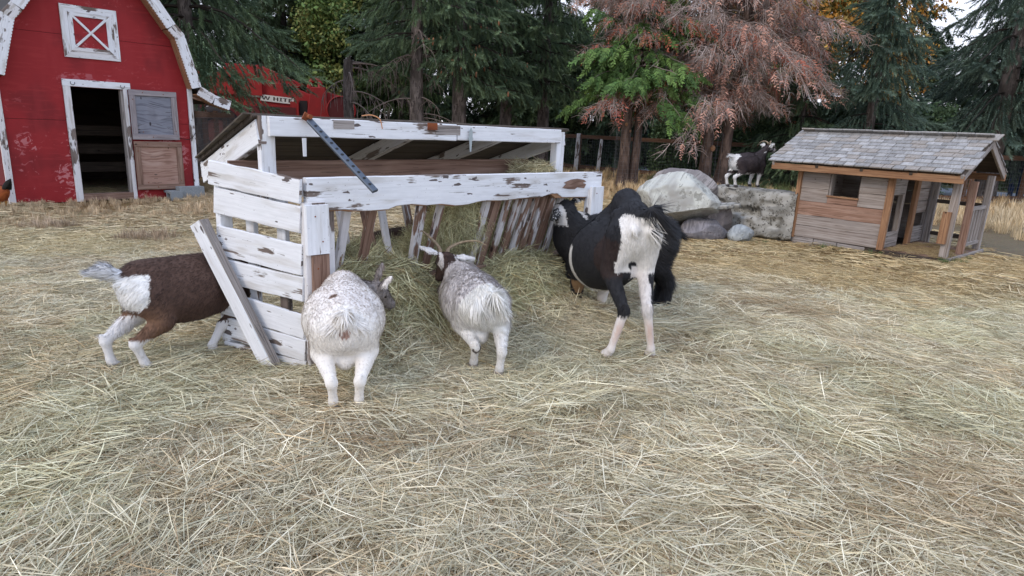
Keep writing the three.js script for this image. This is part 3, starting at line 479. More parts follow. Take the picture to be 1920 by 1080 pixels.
    const g = new THREE.ExtrudeGeometry(s, { depth: 0.028, bevelEnabled: false, curveSegments: 4 }); const uv = g.attributes.uv, p = g.attributes.position; for (let k = 0; k < uv.count; k++) uv.setXY(k, p.getX(k) / 1.2 + i * 0.37, p.getY(k) / 0.4 + i * 0.21);
    const d = b.clone().sub(a).normalize(), ang = Math.atan2(d.y, d.x); g.rotateZ(m > 0 ? ang + Math.PI : ang); if (m > 0) { } const c = a.clone().add(b).multiplyScalar(0.5); g.translate(c.x, c.y, 0.245 + (i % 2) * 0.003);
    part('scalloped_trim', g, i % 2 ? M.whiteWorn : Wt[i % 3], B);
    if (i >= 2 || true) { const inn = V(-d.y, d.x, 0).multiplyScalar(m > 0 ? 1 : -1); if (inn.y > 0) inn.negate(); part('soffit_board', boardAB(a.clone().addScaledVector(inn, 0.14).setZ(0.13), b.clone().addScaledVector(inn, 0.14).setZ(0.13), 0.02, 0.2, 270 + i, inn.clone().cross(d)), M.cedar, B); }
  }
  part('eave_bracket', tube(catmull([V(mid + 1.30, 1.66, 0.06), V(mid + 1.45, 1.62, 0.1), V(mid + 1.6, 1.66, 0.14), V(mid + 1.78, 1.60, 0.16)], 8), Array(9).fill(0.022), 6), M.brown, B);
  // cable on the right corner
  part('cable', tube(catmull([V(2.36, 0.99, 0.12), V(2.5, 0.97, 0.12), V(2.6, 1.03, 0.1), V(2.66, 1.15, 0.06), V(2.68, 1.4, 0.0)], 14), Array(15).fill(0.005), 5), M.black, B);
  // hollow concrete blocks
  const conc = mapped((u, v) => { const n = fbm(u * 40, v * 40, 730, 4, 40, 40); return mix3([0.46, 0.48, 0.49], [0.62, 0.64, 0.65], n); }, 256, 256);
  const block = (x, z, turn, y, label) => { const t = thing('concrete_block', label, 'concrete block', [-7.37 + 0.68 * x + 0.735 * z, y, -9.13 - 0.735 * x + 0.68 * z], Math.atan2(0.735, 0.68) + turn, 'concrete blocks by the barn door'); part('shell', boxG(0.39, 0.035, 0.19, 0, 0.1725, 0), conc, t); part('shell', boxG(0.39, 0.035, 0.19, 0, 0.0175, 0), conc, t); for (const q of [-0.176, 0, 0.176]) part('web', boxG(0.038, 0.12, 0.19, q, 0.095, 0), conc, t); return t; };
  { const t = thing('concrete_block', 'solid grey concrete block lying under the lower half door', 'concrete block', [-7.37 + 0.68 * 2.43 + 0.735 * 0.2, 0, -9.13 - 0.735 * 2.43 + 0.68 * 0.2], Math.atan2(0.735, 0.68)); const g = new THREE.BoxGeometry(0.40, 0.20, 0.19); part('block_body', g.translate(0, 0.09, 0), conc, t); }
  block(2.16, 0.16, Math.PI / 2, -0.06, 'hollow concrete block half sunk beside the solid block');
}
// ---------------------------------------------------------------- hen at the barn's corner
{
  const h = thing('hen', 'russet hen with a dark upright tail at the barn corner', 'hen', [-7.16, gh(-7.16, -8.72), -8.72], -1.9);
  const hm = mapped((u, v) => mix3([0.45, 0.20, 0.08], [0.66, 0.36, 0.16], fbm(u * 12, v * 12, 741, 3, 12, 12)), 128, 128);
  const prof = []; const body = new THREE.SphereGeometry(0.11, 20, 14); { const p = body.attributes.position; for (let i = 0; i < p.count; i++) { let x = p.getX(i), y = p.getY(i), z = p.getZ(i); z *= 1.55; y = y * (z < 0 ? 1.0 : 1.1) + (z > 0.06 ? (z - 0.06) * 0.5 : 0) + (z < -0.05 ? (-z - 0.05) * 0.55 : 0); x *= 0.85 - Math.max(0, -z) * 1.2; p.setXYZ(i, x, y + 0.2, z); } body.computeVertexNormals(); }
  part('body', body, hm, h);
  for (let i = 0; i < 6; i++) { const g = new THREE.SphereGeometry(1, 8, 6).scale(0.012, 0.09, 0.035); g.rotateX(-0.35 - i * 0.08).rotateY((i - 2.5) * 0.12).translate((i - 2.5) * 0.012, 0.34, -0.19); part('tail_feather', g, stdm({ color: 0x15130f }), h); }
  part('neck', tube([V(0, 0.27, 0.1), V(0, 0.34, 0.15), V(0, 0.4, 0.16)], [0.06, 0.04, 0.032], 10), hm, h);
  part('head', new THREE.SphereGeometry(0.034, 12, 8).translate(0, 0.42, 0.17), hm, h); part('beak', new THREE.ConeGeometry(0.012, 0.04, 8).rotateX(Math.PI / 2).translate(0, 0.415, 0.215), stdm({ color: 0xb9934a }), h);
  part('comb', new THREE.SphereGeometry(1, 8, 6).scale(0.006, 0.02, 0.03).translate(0, 0.455, 0.17), stdm({ color: 0x9c1b16 }), h);
  for (const x of [-0.04, 0.04]) { part('leg', tube([V(x, 0.14, 0), V(x, 0.06, -0.02), V(x, 0.012, 0)], [0.03, 0.011, 0.008], 7), stdm({ color: 0xb27a35 }), h); for (const a of [-0.5, 0, 0.5]) part('toe', tube([V(x, 0.012, 0), V(x + Math.sin(a) * 0.05, 0.006, Math.cos(a) * 0.05)], [0.007, 0.004], 5), stdm({ color: 0xb27a35 }), h); }
}
// ---------------------------------------------------------------- combine harvester behind the fence
{
  const C = thing('combine_harvester', 'red combine harvester parked behind the barn and fence', 'combine harvester', [-8.4, 0, -22.6], 0.18);
  const redP = mapped((u, v) => { const n = fbm(u * 6, v * 6, 750, 4, 6, 6); return mix3([0.66, 0.11, 0.10], [0.54, 0.08, 0.08], n); }, 256, 256, { roughness: 0.6 }, 0);
  const drk = stdm({ color: 0x241c1c, roughness: 0.8 }), dred = stdm({ color: 0x5c1a1a, roughness: 0.7 });
  const px = (x0, x1, y0, y1, z0, z1, n, m = redP) => { const g = new THREE.BoxGeometry(x1 - x0, y1 - y0, z1 - z0); return part(n, g.translate((x0 + x1) / 2, (y0 + y1) / 2, (z0 + z1) / 2), m, C); };
  const prism = (pts, d, z, n, m = redP) => part(n, new THREE.ExtrudeGeometry(new THREE.Shape(pts.map(p => new THREE.Vector2(...p))), { depth: d, bevelEnabled: true, bevelSize: 0.02, bevelThickness: 0.02, bevelSegments: 1 }).translate(0, 0, z), m, C);
  prism([[-2.9, 0.9], [1.1, 0.9], [1.1, 2.2], [0.4, 2.45], [-0.9, 2.75], [-2.9, 2.75]], 2.2, -2.4, 'hull');
  px(-2.95, -0.5, 2.1, 2.8, -0.16, -0.06, 'grain_tank_side'); prism([[-1.9, 2.72], [0.5, 2.35], [0.8, 2.55], [-0.6, 3.1], [-1.7, 3.1]], 1.8, -2.2, 'grain_tank_hood');
  px(-2.75, 0.6, 1.25, 1.75, -0.15, 0.02, 'side_shield', dred); px(-2.6, -0.2, 0.55, 1.05, -0.2, 0.0, 'lower_shield');
  prism([[0.95, 1.2], [1.75, 1.2], [1.6, 2.45], [1.15, 2.45]], 0.25, -0.2, 'elevator_leg'); prism([[1.6, 1.3], [2.3, 1.3], [2.3, 2.15], [1.55, 2.35]], 1.6, -1.9, 'straw_hood');
  part('fan_drum', new THREE.CylinderGeometry(0.48, 0.48, 0.5, 28).rotateX(Math.PI / 2).translate(2.15, 1.72, -0.15), dred, C); part('drum_rim', new THREE.TorusGeometry(0.48, 0.025, 8, 28).translate(2.15, 1.72, 0.11), redP, C);
  part('exhaust_pipe', tube(catmull([V(1.0, 2.3, -0.4), V(1.1, 2.65, -0.35), V(1.3, 2.75, -0.3), V(1.42, 2.6, -0.25), V(1.42, 2.4, -0.2)], 14), Array(15).fill(0.09), 10), redP, C);
  px(0.72, 0.98, 1.25, 2.0, -0.14, -0.08, 'side_panel', drk); px(0.42, 0.70, 1.0, 1.95, -0.14, 0.0, 'ladder_panel');
  for (const [x, r] of [[-2.0, 0.85], [1.5, 0.55]]) { const w = part('wheel', new THREE.TorusGeometry(r * 0.72, r * 0.28, 10, 28).translate(x, r, 0.05), drk, C); part('rim', new THREE.CylinderGeometry(r * 0.5, r * 0.5, 0.2, 24).rotateX(Math.PI / 2).translate(x, r, 0.05), stdm({ color: 0x6b4038 }), w); part('tyre_far', new THREE.TorusGeometry(r * 0.72, r * 0.28, 10, 28).translate(x, r, -2.4), drk, w); }
  px(-1.9, 0.6, 0.6, 1.1, -2.0, -0.5, 'axle_housing', drk);
  const lab = (txt, w, h, fg, bg, x, y, z, n, rz) => { const c = document.createElement('canvas'); c.width = 512; c.height = Math.round(512 * h / w); const g = c.getContext('2d'); g.fillStyle = bg; g.fillRect(0, 0, c.width, c.height); g.fillStyle = fg; g.font = `bold ${Math.round(c.height * 0.8)}px sans-serif`; g.textAlign = 'center'; g.textBaseline = 'middle'; g.save(); g.translate(256, c.height / 2); const mw = g.measureText(txt).width; g.scale(480 / mw, 1); g.fillText(txt, 0, 0); g.restore(); const t = new THREE.CanvasTexture(c); t.colorSpace = THREE.SRGBColorSpace; const m = part(n, new THREE.PlaneGeometry(w, h).rotateZ(rz || 0).translate(x, y, z), stdm({ map: t, roughness: 0.6 }), C); return m; };
  lab('8600', 0.66, 0.24, '#d6d4d0', '#2a1414', -2.02, 1.60, 0.03, 'model_number'); lab('W HITE', 1.1, 0.21, '#241010', '#d8d4cc', -0.02, 2.0, -0.12, 'name_stripe', -0.07); part('name_stripe', new THREE.PlaneGeometry(0.45, 0.1).rotateZ(-0.07).translate(-0.82, 2.10, -0.12), stdm({ color: 0xd4d0c8 }), C);
}
// ---------------------------------------------------------------- little wooden playhouse: local x along the front, z outwards
{
  const Hs = thing('goat_house', 'small weathered wooden house with grey shingle roof and open porch', 'hut', [3.82, 0, -8.67], Math.atan2(-0.76, 0.65));
  const F = 0.13, DP = 1.4; let s = 300;
  const hw = [M.house, M.houseRed], rows = [[0.13, 0.285, 0], [0.288, 0.43, 0], [0.433, 0.615, 1], [0.618, 0.79, 0], [0.793, 1.0, 0]];
  rows.forEach(([a, b, m], i) => {
    const pieces = i === 3 ? [[0.045, 1.13]] : i === 4 ? [[0.045, 0.41], [0.79, 1.13]] : [[0.045, 1.13]];
    const hh = b - a;
    if (i === 3) { // sill course is notched by the window
      part('wall_plank', plank(0.36, hh, 0.028, s++, { wob: 0.005 }).translate(0.228, a + hh / 2, -0.018), hw[m], Hs); part('wall_plank', plank(0.335, hh, 0.028, s++, { wob: 0.005 }).translate(0.962, a + hh / 2, -0.018), hw[m], Hs); part('wall_plank', plank(0.38, 0.085, 0.028, s++).translate(0.60, a + 0.043, -0.018), M.houseRed, Hs);
    } else for (const [x0, x1] of pieces) part('wall_plank', plank(x1 - x0, hh, 0.028, s++, { wob: 0.006, seg: 8 }).translate((x0 + x1) / 2, a + hh / 2, -0.018 + 0.002 * (i % 2)), hw[m], Hs);
  });
  part('window_sill', plank(0.40, 0.02, 0.05, s++).translate(0.60, 0.712, -0.005), M.cedar, Hs); part('window_reveal', plank(0.29, 0.03, 0.09, s++).rotateZ(Math.PI / 2).translate(0.425, 0.86, -0.06), M.grey, Hs); part('window_reveal', plank(0.29, 0.02, 0.09, s++).rotateZ(Math.PI / 2).translate(0.785, 0.86, -0.06), M.dark, Hs);
  part('corner_post', plank(0.9, 0.062, 0.062, s++).rotateZ(Math.PI / 2).translate(0.015, 0.565, -0.01), M.cedar, Hs); part('corner_post', plank(0.9, 0.075, 0.05, s++).rotateZ(Math.PI / 2).translate(1.155, 0.575, 0.012), M.cedar, Hs);
  for (const [x, w] of [[0.16, 0.30], [0.47, 0.30], [0.80, 0.34]]) part('foundation_block', plank(w, 0.16, 0.12, s++, { wob: 0.012 }).translate(x, 0.045, -0.07), M.grey, Hs);
  part('floor', boxG(1.15, 0.05, DP - 0.05, 0.58, 0.11, -DP / 2), M.dark, Hs);
  // hidden walls
  for (let i = 0; i < 5; i++) { const [a, b] = rows[i]; part('wall_plank', plank(DP, b - a, 0.025, s++).rotateY(Math.PI / 2).translate(-0.01, (a + b) / 2, -DP / 2), hw[0], Hs); part('wall_plank', plank(1.15, b - a, 0.025, s++).translate(0.58, (a + b) / 2, -DP), hw[0], Hs); }
  // door wall, facing the porch
  const X = 1.17, dz = (z0, z1, y0, y1, m, n = 'wall_plank', o = 0) => part(n, plank(z1 - z0, y1 - y0, 0.026, s++, { wob: 0.005 }).rotateY(Math.PI / 2).translate(X + o, (y0 + y1) / 2, -(z0 + z1) / 2), m, Hs);
  dz(0.02, 0.40, 0.80, 1.0, M.grey); dz(0.02, 0.42, 0.15, 0.34, M.grey); dz(0.02, 0.05, 0.34, 0.80, M.grey);
  part('door_post', plank(0.86, 0.075, 0.06, s++).rotateZ(Math.PI / 2).rotateY(Math.PI / 2).translate(X - 0.02, 0.57, -0.40), M.house, Hs); part('door_post', plank(0.88, 0.11, 0.05, s++).rotateZ(Math.PI / 2).rotateY(Math.PI / 2).translate(X + 0.01, 0.57, -0.80), M.cedar, Hs);
  for (const [a, b] of [[0.86, 1.02], [0.70, 0.855], [0.54, 0.695]]) dz(0.84, 1.28, a, b, M.house); dz(0.84, 1.28, 0.15, 0.36, M.grey);
  part('door_post', plank(0.9, 0.06, 0.05, s++).rotateZ(Math.PI / 2).rotateY(Math.PI / 2).translate(X, 0.57, -1.32), M.grey, Hs);
  // porch: floor, skirt, posts, rail
  for (let i = 0; i < 6; i++) part('porch_board', plank(0.70, 0.21, 0.03, s++).rotateX(-Math.PI / 2).translate(1.53, 0.125 + 0.001 * (i % 2), -0.115 - i * 0.215), M.brown, Hs);
  part('porch_skirt', plank(1.34, 0.13, 0.03, s++).rotateY(Math.PI / 2).translate(1.90, 0.085, -0.65), M.grey, Hs); part('porch_skirt', plank(0.7, 0.08, 0.03, s++).translate(1.54, 0.09, 0.017), M.dark, Hs);
  const post = (x, z, m, w = 0.075, y0 = 0.13, y1 = 1.02, n = 'porch_post') => part(n, plank(y1 - y0, w, 0.06, s++).rotateZ(Math.PI / 2).translate(x, (y0 + y1) / 2, z), m, Hs);
  post(1.83, -0.03, M.house, 0.085); post(1.795, 0.02, M.cedar, 0.085, 0.31, 0.68, 'post_splint'); post(1.84, -0.60, M.houseRed); post(1.85, -1.22, M.grey, 0.075, 0.13, 1.08); post(1.25, -1.30, M.grey);
  const rail = (x0, z0, x1, z1, y, m) => part('porch_rail', boardAB(V(x0, y, z0), V(x1, y, z1), 0.045, 0.035, s++, V(1, 0, 0)), m, Hs);
  rail(1.845, -0.62, 1.85, -1.2, 0.69, M.grey); rail(1.845, -0.62, 1.85, -1.2, 0.25, M.grey); for (let i = 0; i < 4; i++) part('baluster', plank(0.42, 0.035, 0.025, s++).rotateZ(Math.PI / 2).rotateY(Math.PI / 2).translate(1.848, 0.47, -0.75 - i * 0.12), M.grey, Hs);
  part('porch_rail', plank(0.56, 0.05, 0.03, s++).translate(1.55, 0.70, -1.30), M.dark, Hs); part('porch_rail', plank(0.56, 0.05, 0.03, s++).translate(1.55, 0.27, -1.30), M.dark, Hs);
  // roof frame
  const eY = 1.075, rY = 1.47, eZ = 0.20, rZ = -0.65, x0 = -0.31, x1 = 1.93;
  part('eave_board', plank(x1 - x0, 0.085, 0.03, s++, { seg: 10 }).translate((x0 + x1) / 2, 1.055, eZ - 0.015), M.cedar, Hs, 'long bare orange eave board under the shingles'); part('eave_board', plank(x1 - x0, 0.085, 0.03, s++).translate((x0 + x1) / 2, 1.055, 2 * rZ - eZ + 0.015), M.cedar, Hs);
  for (const x of [x0 + 0.02, x1 - 0.02]) for (const m of [1, -1]) part('barge_board', boardAB(V(x, eY - 0.005, rZ + m * (eZ - rZ)), V(x, rY - 0.005, rZ), 0.09, 0.03, s++, V(1, 0, 0)), m > 0 ? M.grey : M.house, Hs);
  for (const x of [0.3, 0.85, 1.4]) for (const m of [1, -1]) part('rafter', boardAB(V(x, eY - 0.01, rZ + m * (eZ - rZ)), V(x, rY - 0.01, rZ), 0.07, 0.035, s++, V(1, 0, 0)), M.dark, Hs);
  for (const m of [1, -1]) for (let i = 0; i < 5; i++) { const q = (i + 0.5) / 5; part('roof_board', boardAB(V(x0, lerp(eY, rY, q) + 0.045, rZ + m * (eZ - rZ) * (1 - q)), V(x1, lerp(eY, rY, q) + 0.045, rZ + m * (eZ - rZ) * (1 - q)), 0.185, 0.014, s++, V(0, 0.875, m * 0.48)), M.dark, Hs); }
  part('gable_board', plank(0.9, 0.16, 0.02, s++).rotateY(Math.PI / 2).translate(1.17, 1.2, rZ), M.dark, Hs); part('gable_board', plank(0.9, 0.3, 0.02, s++).rotateY(Math.PI / 2).translate(0.0, 1.18, rZ), M.dark, Hs);
  // shingles, one by one
  const shM = [[0.57, 0.56, 0.55], [0.60, 0.59, 0.58], [0.63, 0.62, 0.61], [0.58, 0.55, 0.52], [0.54, 0.53, 0.52]].map((c, i) => mapped(woodFn(c.map(v => v * 0.78), c, c.map(v => v * 1.14), 90 + i, 0), 128, 128));
  const widths = [0.11, 0.13, 0.15, 0.17, 0.19], shG = widths.map((w, i) => { const g = plank(0.20, w - 0.008, 0.015, 400 + i, { seg: 1, ch: 0.002, tl: 0.5, th: 0.4 }); return g.rotateZ(Math.PI / 2); });   // length runs up the slope
  const r = rng(99), sl = V(0, rY - eY, rZ - eZ), SL = sl.length();
  for (const m of [1, -1]) for (let row = 0; row < 10; row++) {
    const q = row * 0.097; let x = x0 - 0.03 - r() * 0.05;
    while (x < x1 + 0.02) {
      const k = m > 0 ? Math.floor(r() * 5) : 4, w = widths[k]; if (x + w > x1 + 0.09) break; const g = part('shingle', shG[k], shM[Math.floor(r() * 5)], Hs);
      const dq = (q + 0.06 + (r() - 0.5) * 0.012) / SL; const ang = Math.atan2(rY - eY, eZ - rZ);
      g.position.set(x + w / 2, lerp(eY, rY, dq) + 0.064 + row * 0.0006 + r() * 0.002, rZ + m * (eZ - rZ) * (1 - dq));
      g.rotation.order = 'YXZ'; g.rotation.set(-Math.PI / 2 + ang - 0.065 - r() * 0.02, m > 0 ? 0 : Math.PI, (r() - 0.5) * 0.02);
      x += w;
    }
  }
}
// ---------------------------------------------------------------- boulders and broken concrete
{
  function rock(name, label, c, rad, s, mat, o = {}) {
    const t = thing(name, label, 'boulder', [c[0], c[1], c[2]], o.turn || 0);
    const g0 = new THREE.IcosahedronGeometry(1, 22), p = g0.attributes.position, uv = g0.attributes.uv, r = rng(s), cuts = [];
    for (let i = 0; i < (o.cuts ?? 9); i++) { const n = V(r() - 0.5, r() - 0.5, r() - 0.5).normalize(); cuts.push([n, 0.72 + r() * 0.22]); }
    for (const q of o.extra || []) cuts.push([V(...q[0]).normalize(), q[1]]);
    const v = V(0, 0, 0);
    for (let i = 0; i < p.count; i++) {
      v.fromBufferAttribute(p, i); const d = v.clone(); let k = 1 + 0.24 * (noise3(d.x * 1.6 + 5, d.y * 1.6, d.z * 1.6, s) - 0.5);
      v.multiplyScalar(k); for (const [n, lim] of cuts) { const e = v.dot(n) - lim; if (e > 0) v.addScaledVector(n, -e * 0.98); }
      const f = 0.035 * (noise3(d.x * 7, d.y * 7, d.z * 7, s + 3) - 0.5) + 0.018 * (noise3(d.x * 19, d.y * 19, d.z * 19, s + 4) - 0.5) + (o.rough || 0) * (Math.abs(noise3(d.x * 5, d.y * 9, d.z * 5, s + 6) - 0.5));
      v.multiplyScalar(1 + f); p.setXYZ(i, v.x * rad[0], v.y * rad[1], v.z * rad[2]);
      uv.setXY(i, (v.x * rad[0] + v.z * rad[2] * 0.7) / 0.9, (v.y * rad[1] + v.z * rad[2] * 0.5) / 0.9);
    }
    g0.computeVertexNormals(); const w = g0; { const n = w.attributes.normal, map = new Map(); for (let i = 0; i < p.count; i++) { const k = p.getX(i).toFixed(4) + ',' + p.getY(i).toFixed(4) + ',' + p.getZ(i).toFixed(4); const e = map.get(k) || [0, 0, 0]; e[0] += n.getX(i); e[1] += n.getY(i); e[2] += n.getZ(i); map.set(k, e); } for (let i = 0; i < p.count; i++) { const k = p.getX(i).toFixed(4) + ',' + p.getY(i).toFixed(4) + ',' + p.getZ(i).toFixed(4), e = map.get(k), l = Math.hypot(...e) || 1; n.setXYZ(i, e[0] / l, e[1] / l, e[2] / l); } }
    part('stone', w, mat, t); if (o.tilt) t.rotation.z = o.tilt; return t;
  }
  const stone = (a, b, c, s, sc = 12) => mapped((u, v) => { const n = fbm(u * sc, v * sc, s, 5, sc, sc), m = fbm(u * 4, v * 4, s + 7, 3, 4, 4), vein = Math.abs(fbm(u * 5, v * 7, s + 9, 4, 5, 7) - 0.5); let k = mix3(a, b, smooth(0.35, 0.65, n * 0.5 + m * 0.5)); if (vein < 0.012) k = mix3(k, c, 0.5); if (n > 0.68) k = mix3(k, c, 0.6); return k; }, 512, 512, {}, 0.012);
  const pale = stone([0.62, 0.61, 0.58], [0.76, 0.76, 0.72], [0.48, 0.47, 0.44], 801), grey = stone([0.40, 0.39, 0.40], [0.55, 0.53, 0.54], [0.34, 0.33, 0.34], 803, 20), warm = stone([0.46, 0.43, 0.42], [0.62, 0.59, 0.57], [0.36, 0.34, 0.32], 805, 24), light = stone([0.55, 0.57, 0.58], [0.70, 0.72, 0.72], [0.42, 0.43, 0.42], 807, 20);
  rock('boulder', 'large pale greenish boulder resting on a flat grey stone', [2.27, 0.47, -9.05], [0.60, 0.44, 0.46], 21, pale, { cuts: 3, rough: 0.06, extra: [[[0.25, -1, 0.5], 0.52], [[-0.45, 1, 0.35], 0.80], [[0.75, 0.75, 0.3], 0.80], [[-0.1, 0.35, 1], 0.72], [[-1, -0.2, 0.3], 0.8]] });
  rock('boulder', 'rounded grey boulder behind the big pale one', [2.52, 0.50, -9.62], [0.52, 0.45, 0.40], 33, warm, { cuts: 2 });
  rock('boulder', 'flat dark grey stone under the pale boulder', [2.68, 0.11, -8.86], [0.37, 0.19, 0.26], 45, grey, { cuts: 5, turn: 0.2, extra: [[[0, 1, 0.2], 0.75], [[0.8, 0.5, 0.3], 0.75]] });
  rock('boulder', 'small round light stone in front of the concrete wall', [3.14, 0.10, -8.72], [0.175, 0.14, 0.15], 57, light, { cuts: 3, tilt: 0.2 });
  rock('boulder', 'rough grey stone wedged beside the concrete wall', [2.93, 0.24, -9.12], [0.22, 0.25, 0.2], 61, warm, { cuts: 6 });
  rock('boulder', 'grey stone at the left foot of the pale boulder', [2.02, 0.12, -9.15], [0.34, 0.2, 0.28], 67, grey, { cuts: 5 });
  const concFn = (u, v) => { const n = fbm(u * 14, v * 14, 820, 5, 14, 14), pit = fbm(u * 50, v * 50, 821, 3, 50, 50), m = fbm(u * 5, v * 5, 822, 3, 5, 5); let c = mix3([0.50, 0.49, 0.46], [0.68, 0.67, 0.64], smooth(0.3, 0.7, m)); if (pit > 0.62 && n > 0.47) c = mix3(c, [0.22, 0.21, 0.19], 0.8); return mix3(c, [0.42, 0.40, 0.36], smooth(0.55, 0.7, n) * 0.5); };
  const conc = mapped(concFn, 512, 512, {}, 0.010);
  { // block of cast concrete: front face broken into steps and hollows
    const a = V(2.93, 0, -9.58), b = V(3.80, 0, -8.61), L = a.distanceTo(b), t = thing('concrete_wall', 'rough broken concrete retaining block beside the wooden house', 'concrete wall', [(a.x + b.x) / 2, 0, (a.z + b.z) / 2], Math.atan2(-(b.z - a.z), b.x - a.x));
    const nx = 72, ny = 44, pos = [], uv = [], idx = [], HT = 0.72;
    const rec = [[0.18, 0.30, 0.60, 0.70, 0.05], [0.28, 0.62, 0.34, 0.46, 0.07], [0.62, 0.78, 0.50, 0.58, 0.05], [0.72, 0.86, 0.20, 0.36, 0.03], [0.45, 0.56, 0.10, 0.26, 0.03], [0.0, 0.2, 0.0, 0.52, 0.06], [0.3, 1.0, 0.0, 0.06, 0.09]];
    const dep = (f, y) => { let d = 0; for (const [x0, x1, y0, y1, q] of rec) { const wob = (noise3(f * 22, y * 22, 1, 5) - 0.5) * 0.05; d -= q * smooth(x0 - 0.012, x0 + 0.012, f + wob) * (1 - smooth(x1 - 0.012, x1 + 0.012, f + wob)) * smooth(y0 - 0.012, y0 + 0.012, y + wob) * (1 - smooth(y1 - 0.012, y1 + 0.012, y + wob)); } return d + 0.03 * (fbm(f * 9, y * 9, 66, 4) - 0.5) + 0.02 * (fbm(f * 30, y * 30, 67, 2) - 0.5); };
    const ring = [];
    for (let j = 0; j <= ny; j++) for (let i = 0; i <= nx; i++) { const f = i / nx, q = j / ny; let y, z; if (q < 0.7) { y = q / 0.7 * HT; z = dep(f, y); } else { y = HT; z = -(q - 0.7) / 0.3 * 0.42; } const cor = smooth(0.04, 0, Math.abs(q - 0.7)) * 0.018; y -= cor; z -= cor * (q < 0.7 ? 1 : 0.3); y += (q > 0.6 ? 0.018 * (fbm(f * 12, z * 12 + 3, 68, 3) - 0.5) : 0); pos.push((f - 0.5) * L, y - 0.02, z); uv.push(f * L / 0.8, (y - z) / 0.8); }
    for (let j = 0; j < ny; j++) for (let i = 0; i < nx; i++) { const p = j * (nx + 1) + i; idx.push(p, p + 1, p + nx + 2, p, p + nx + 2, p + nx + 1); }
    part('cast_face', geoFrom(pos, uv, null, idx), conc, t);
    part('core', boxG(L - 0.02, 0.66, 0.33, 0, 0.32, -0.255), conc, t);
  }
  { const t = thing('concrete_slab', 'thin jagged concrete shard lying between boulder and wall', 'concrete slab', [2.96, 0.455, -8.98], 0.35); part('shard', plank(0.42, 0.2, 0.06, 77, { seg: 8, wob: 0.06, ch: 0.012 }).rotateX(-Math.PI / 2).rotateZ(0.08), conc, t); }
}
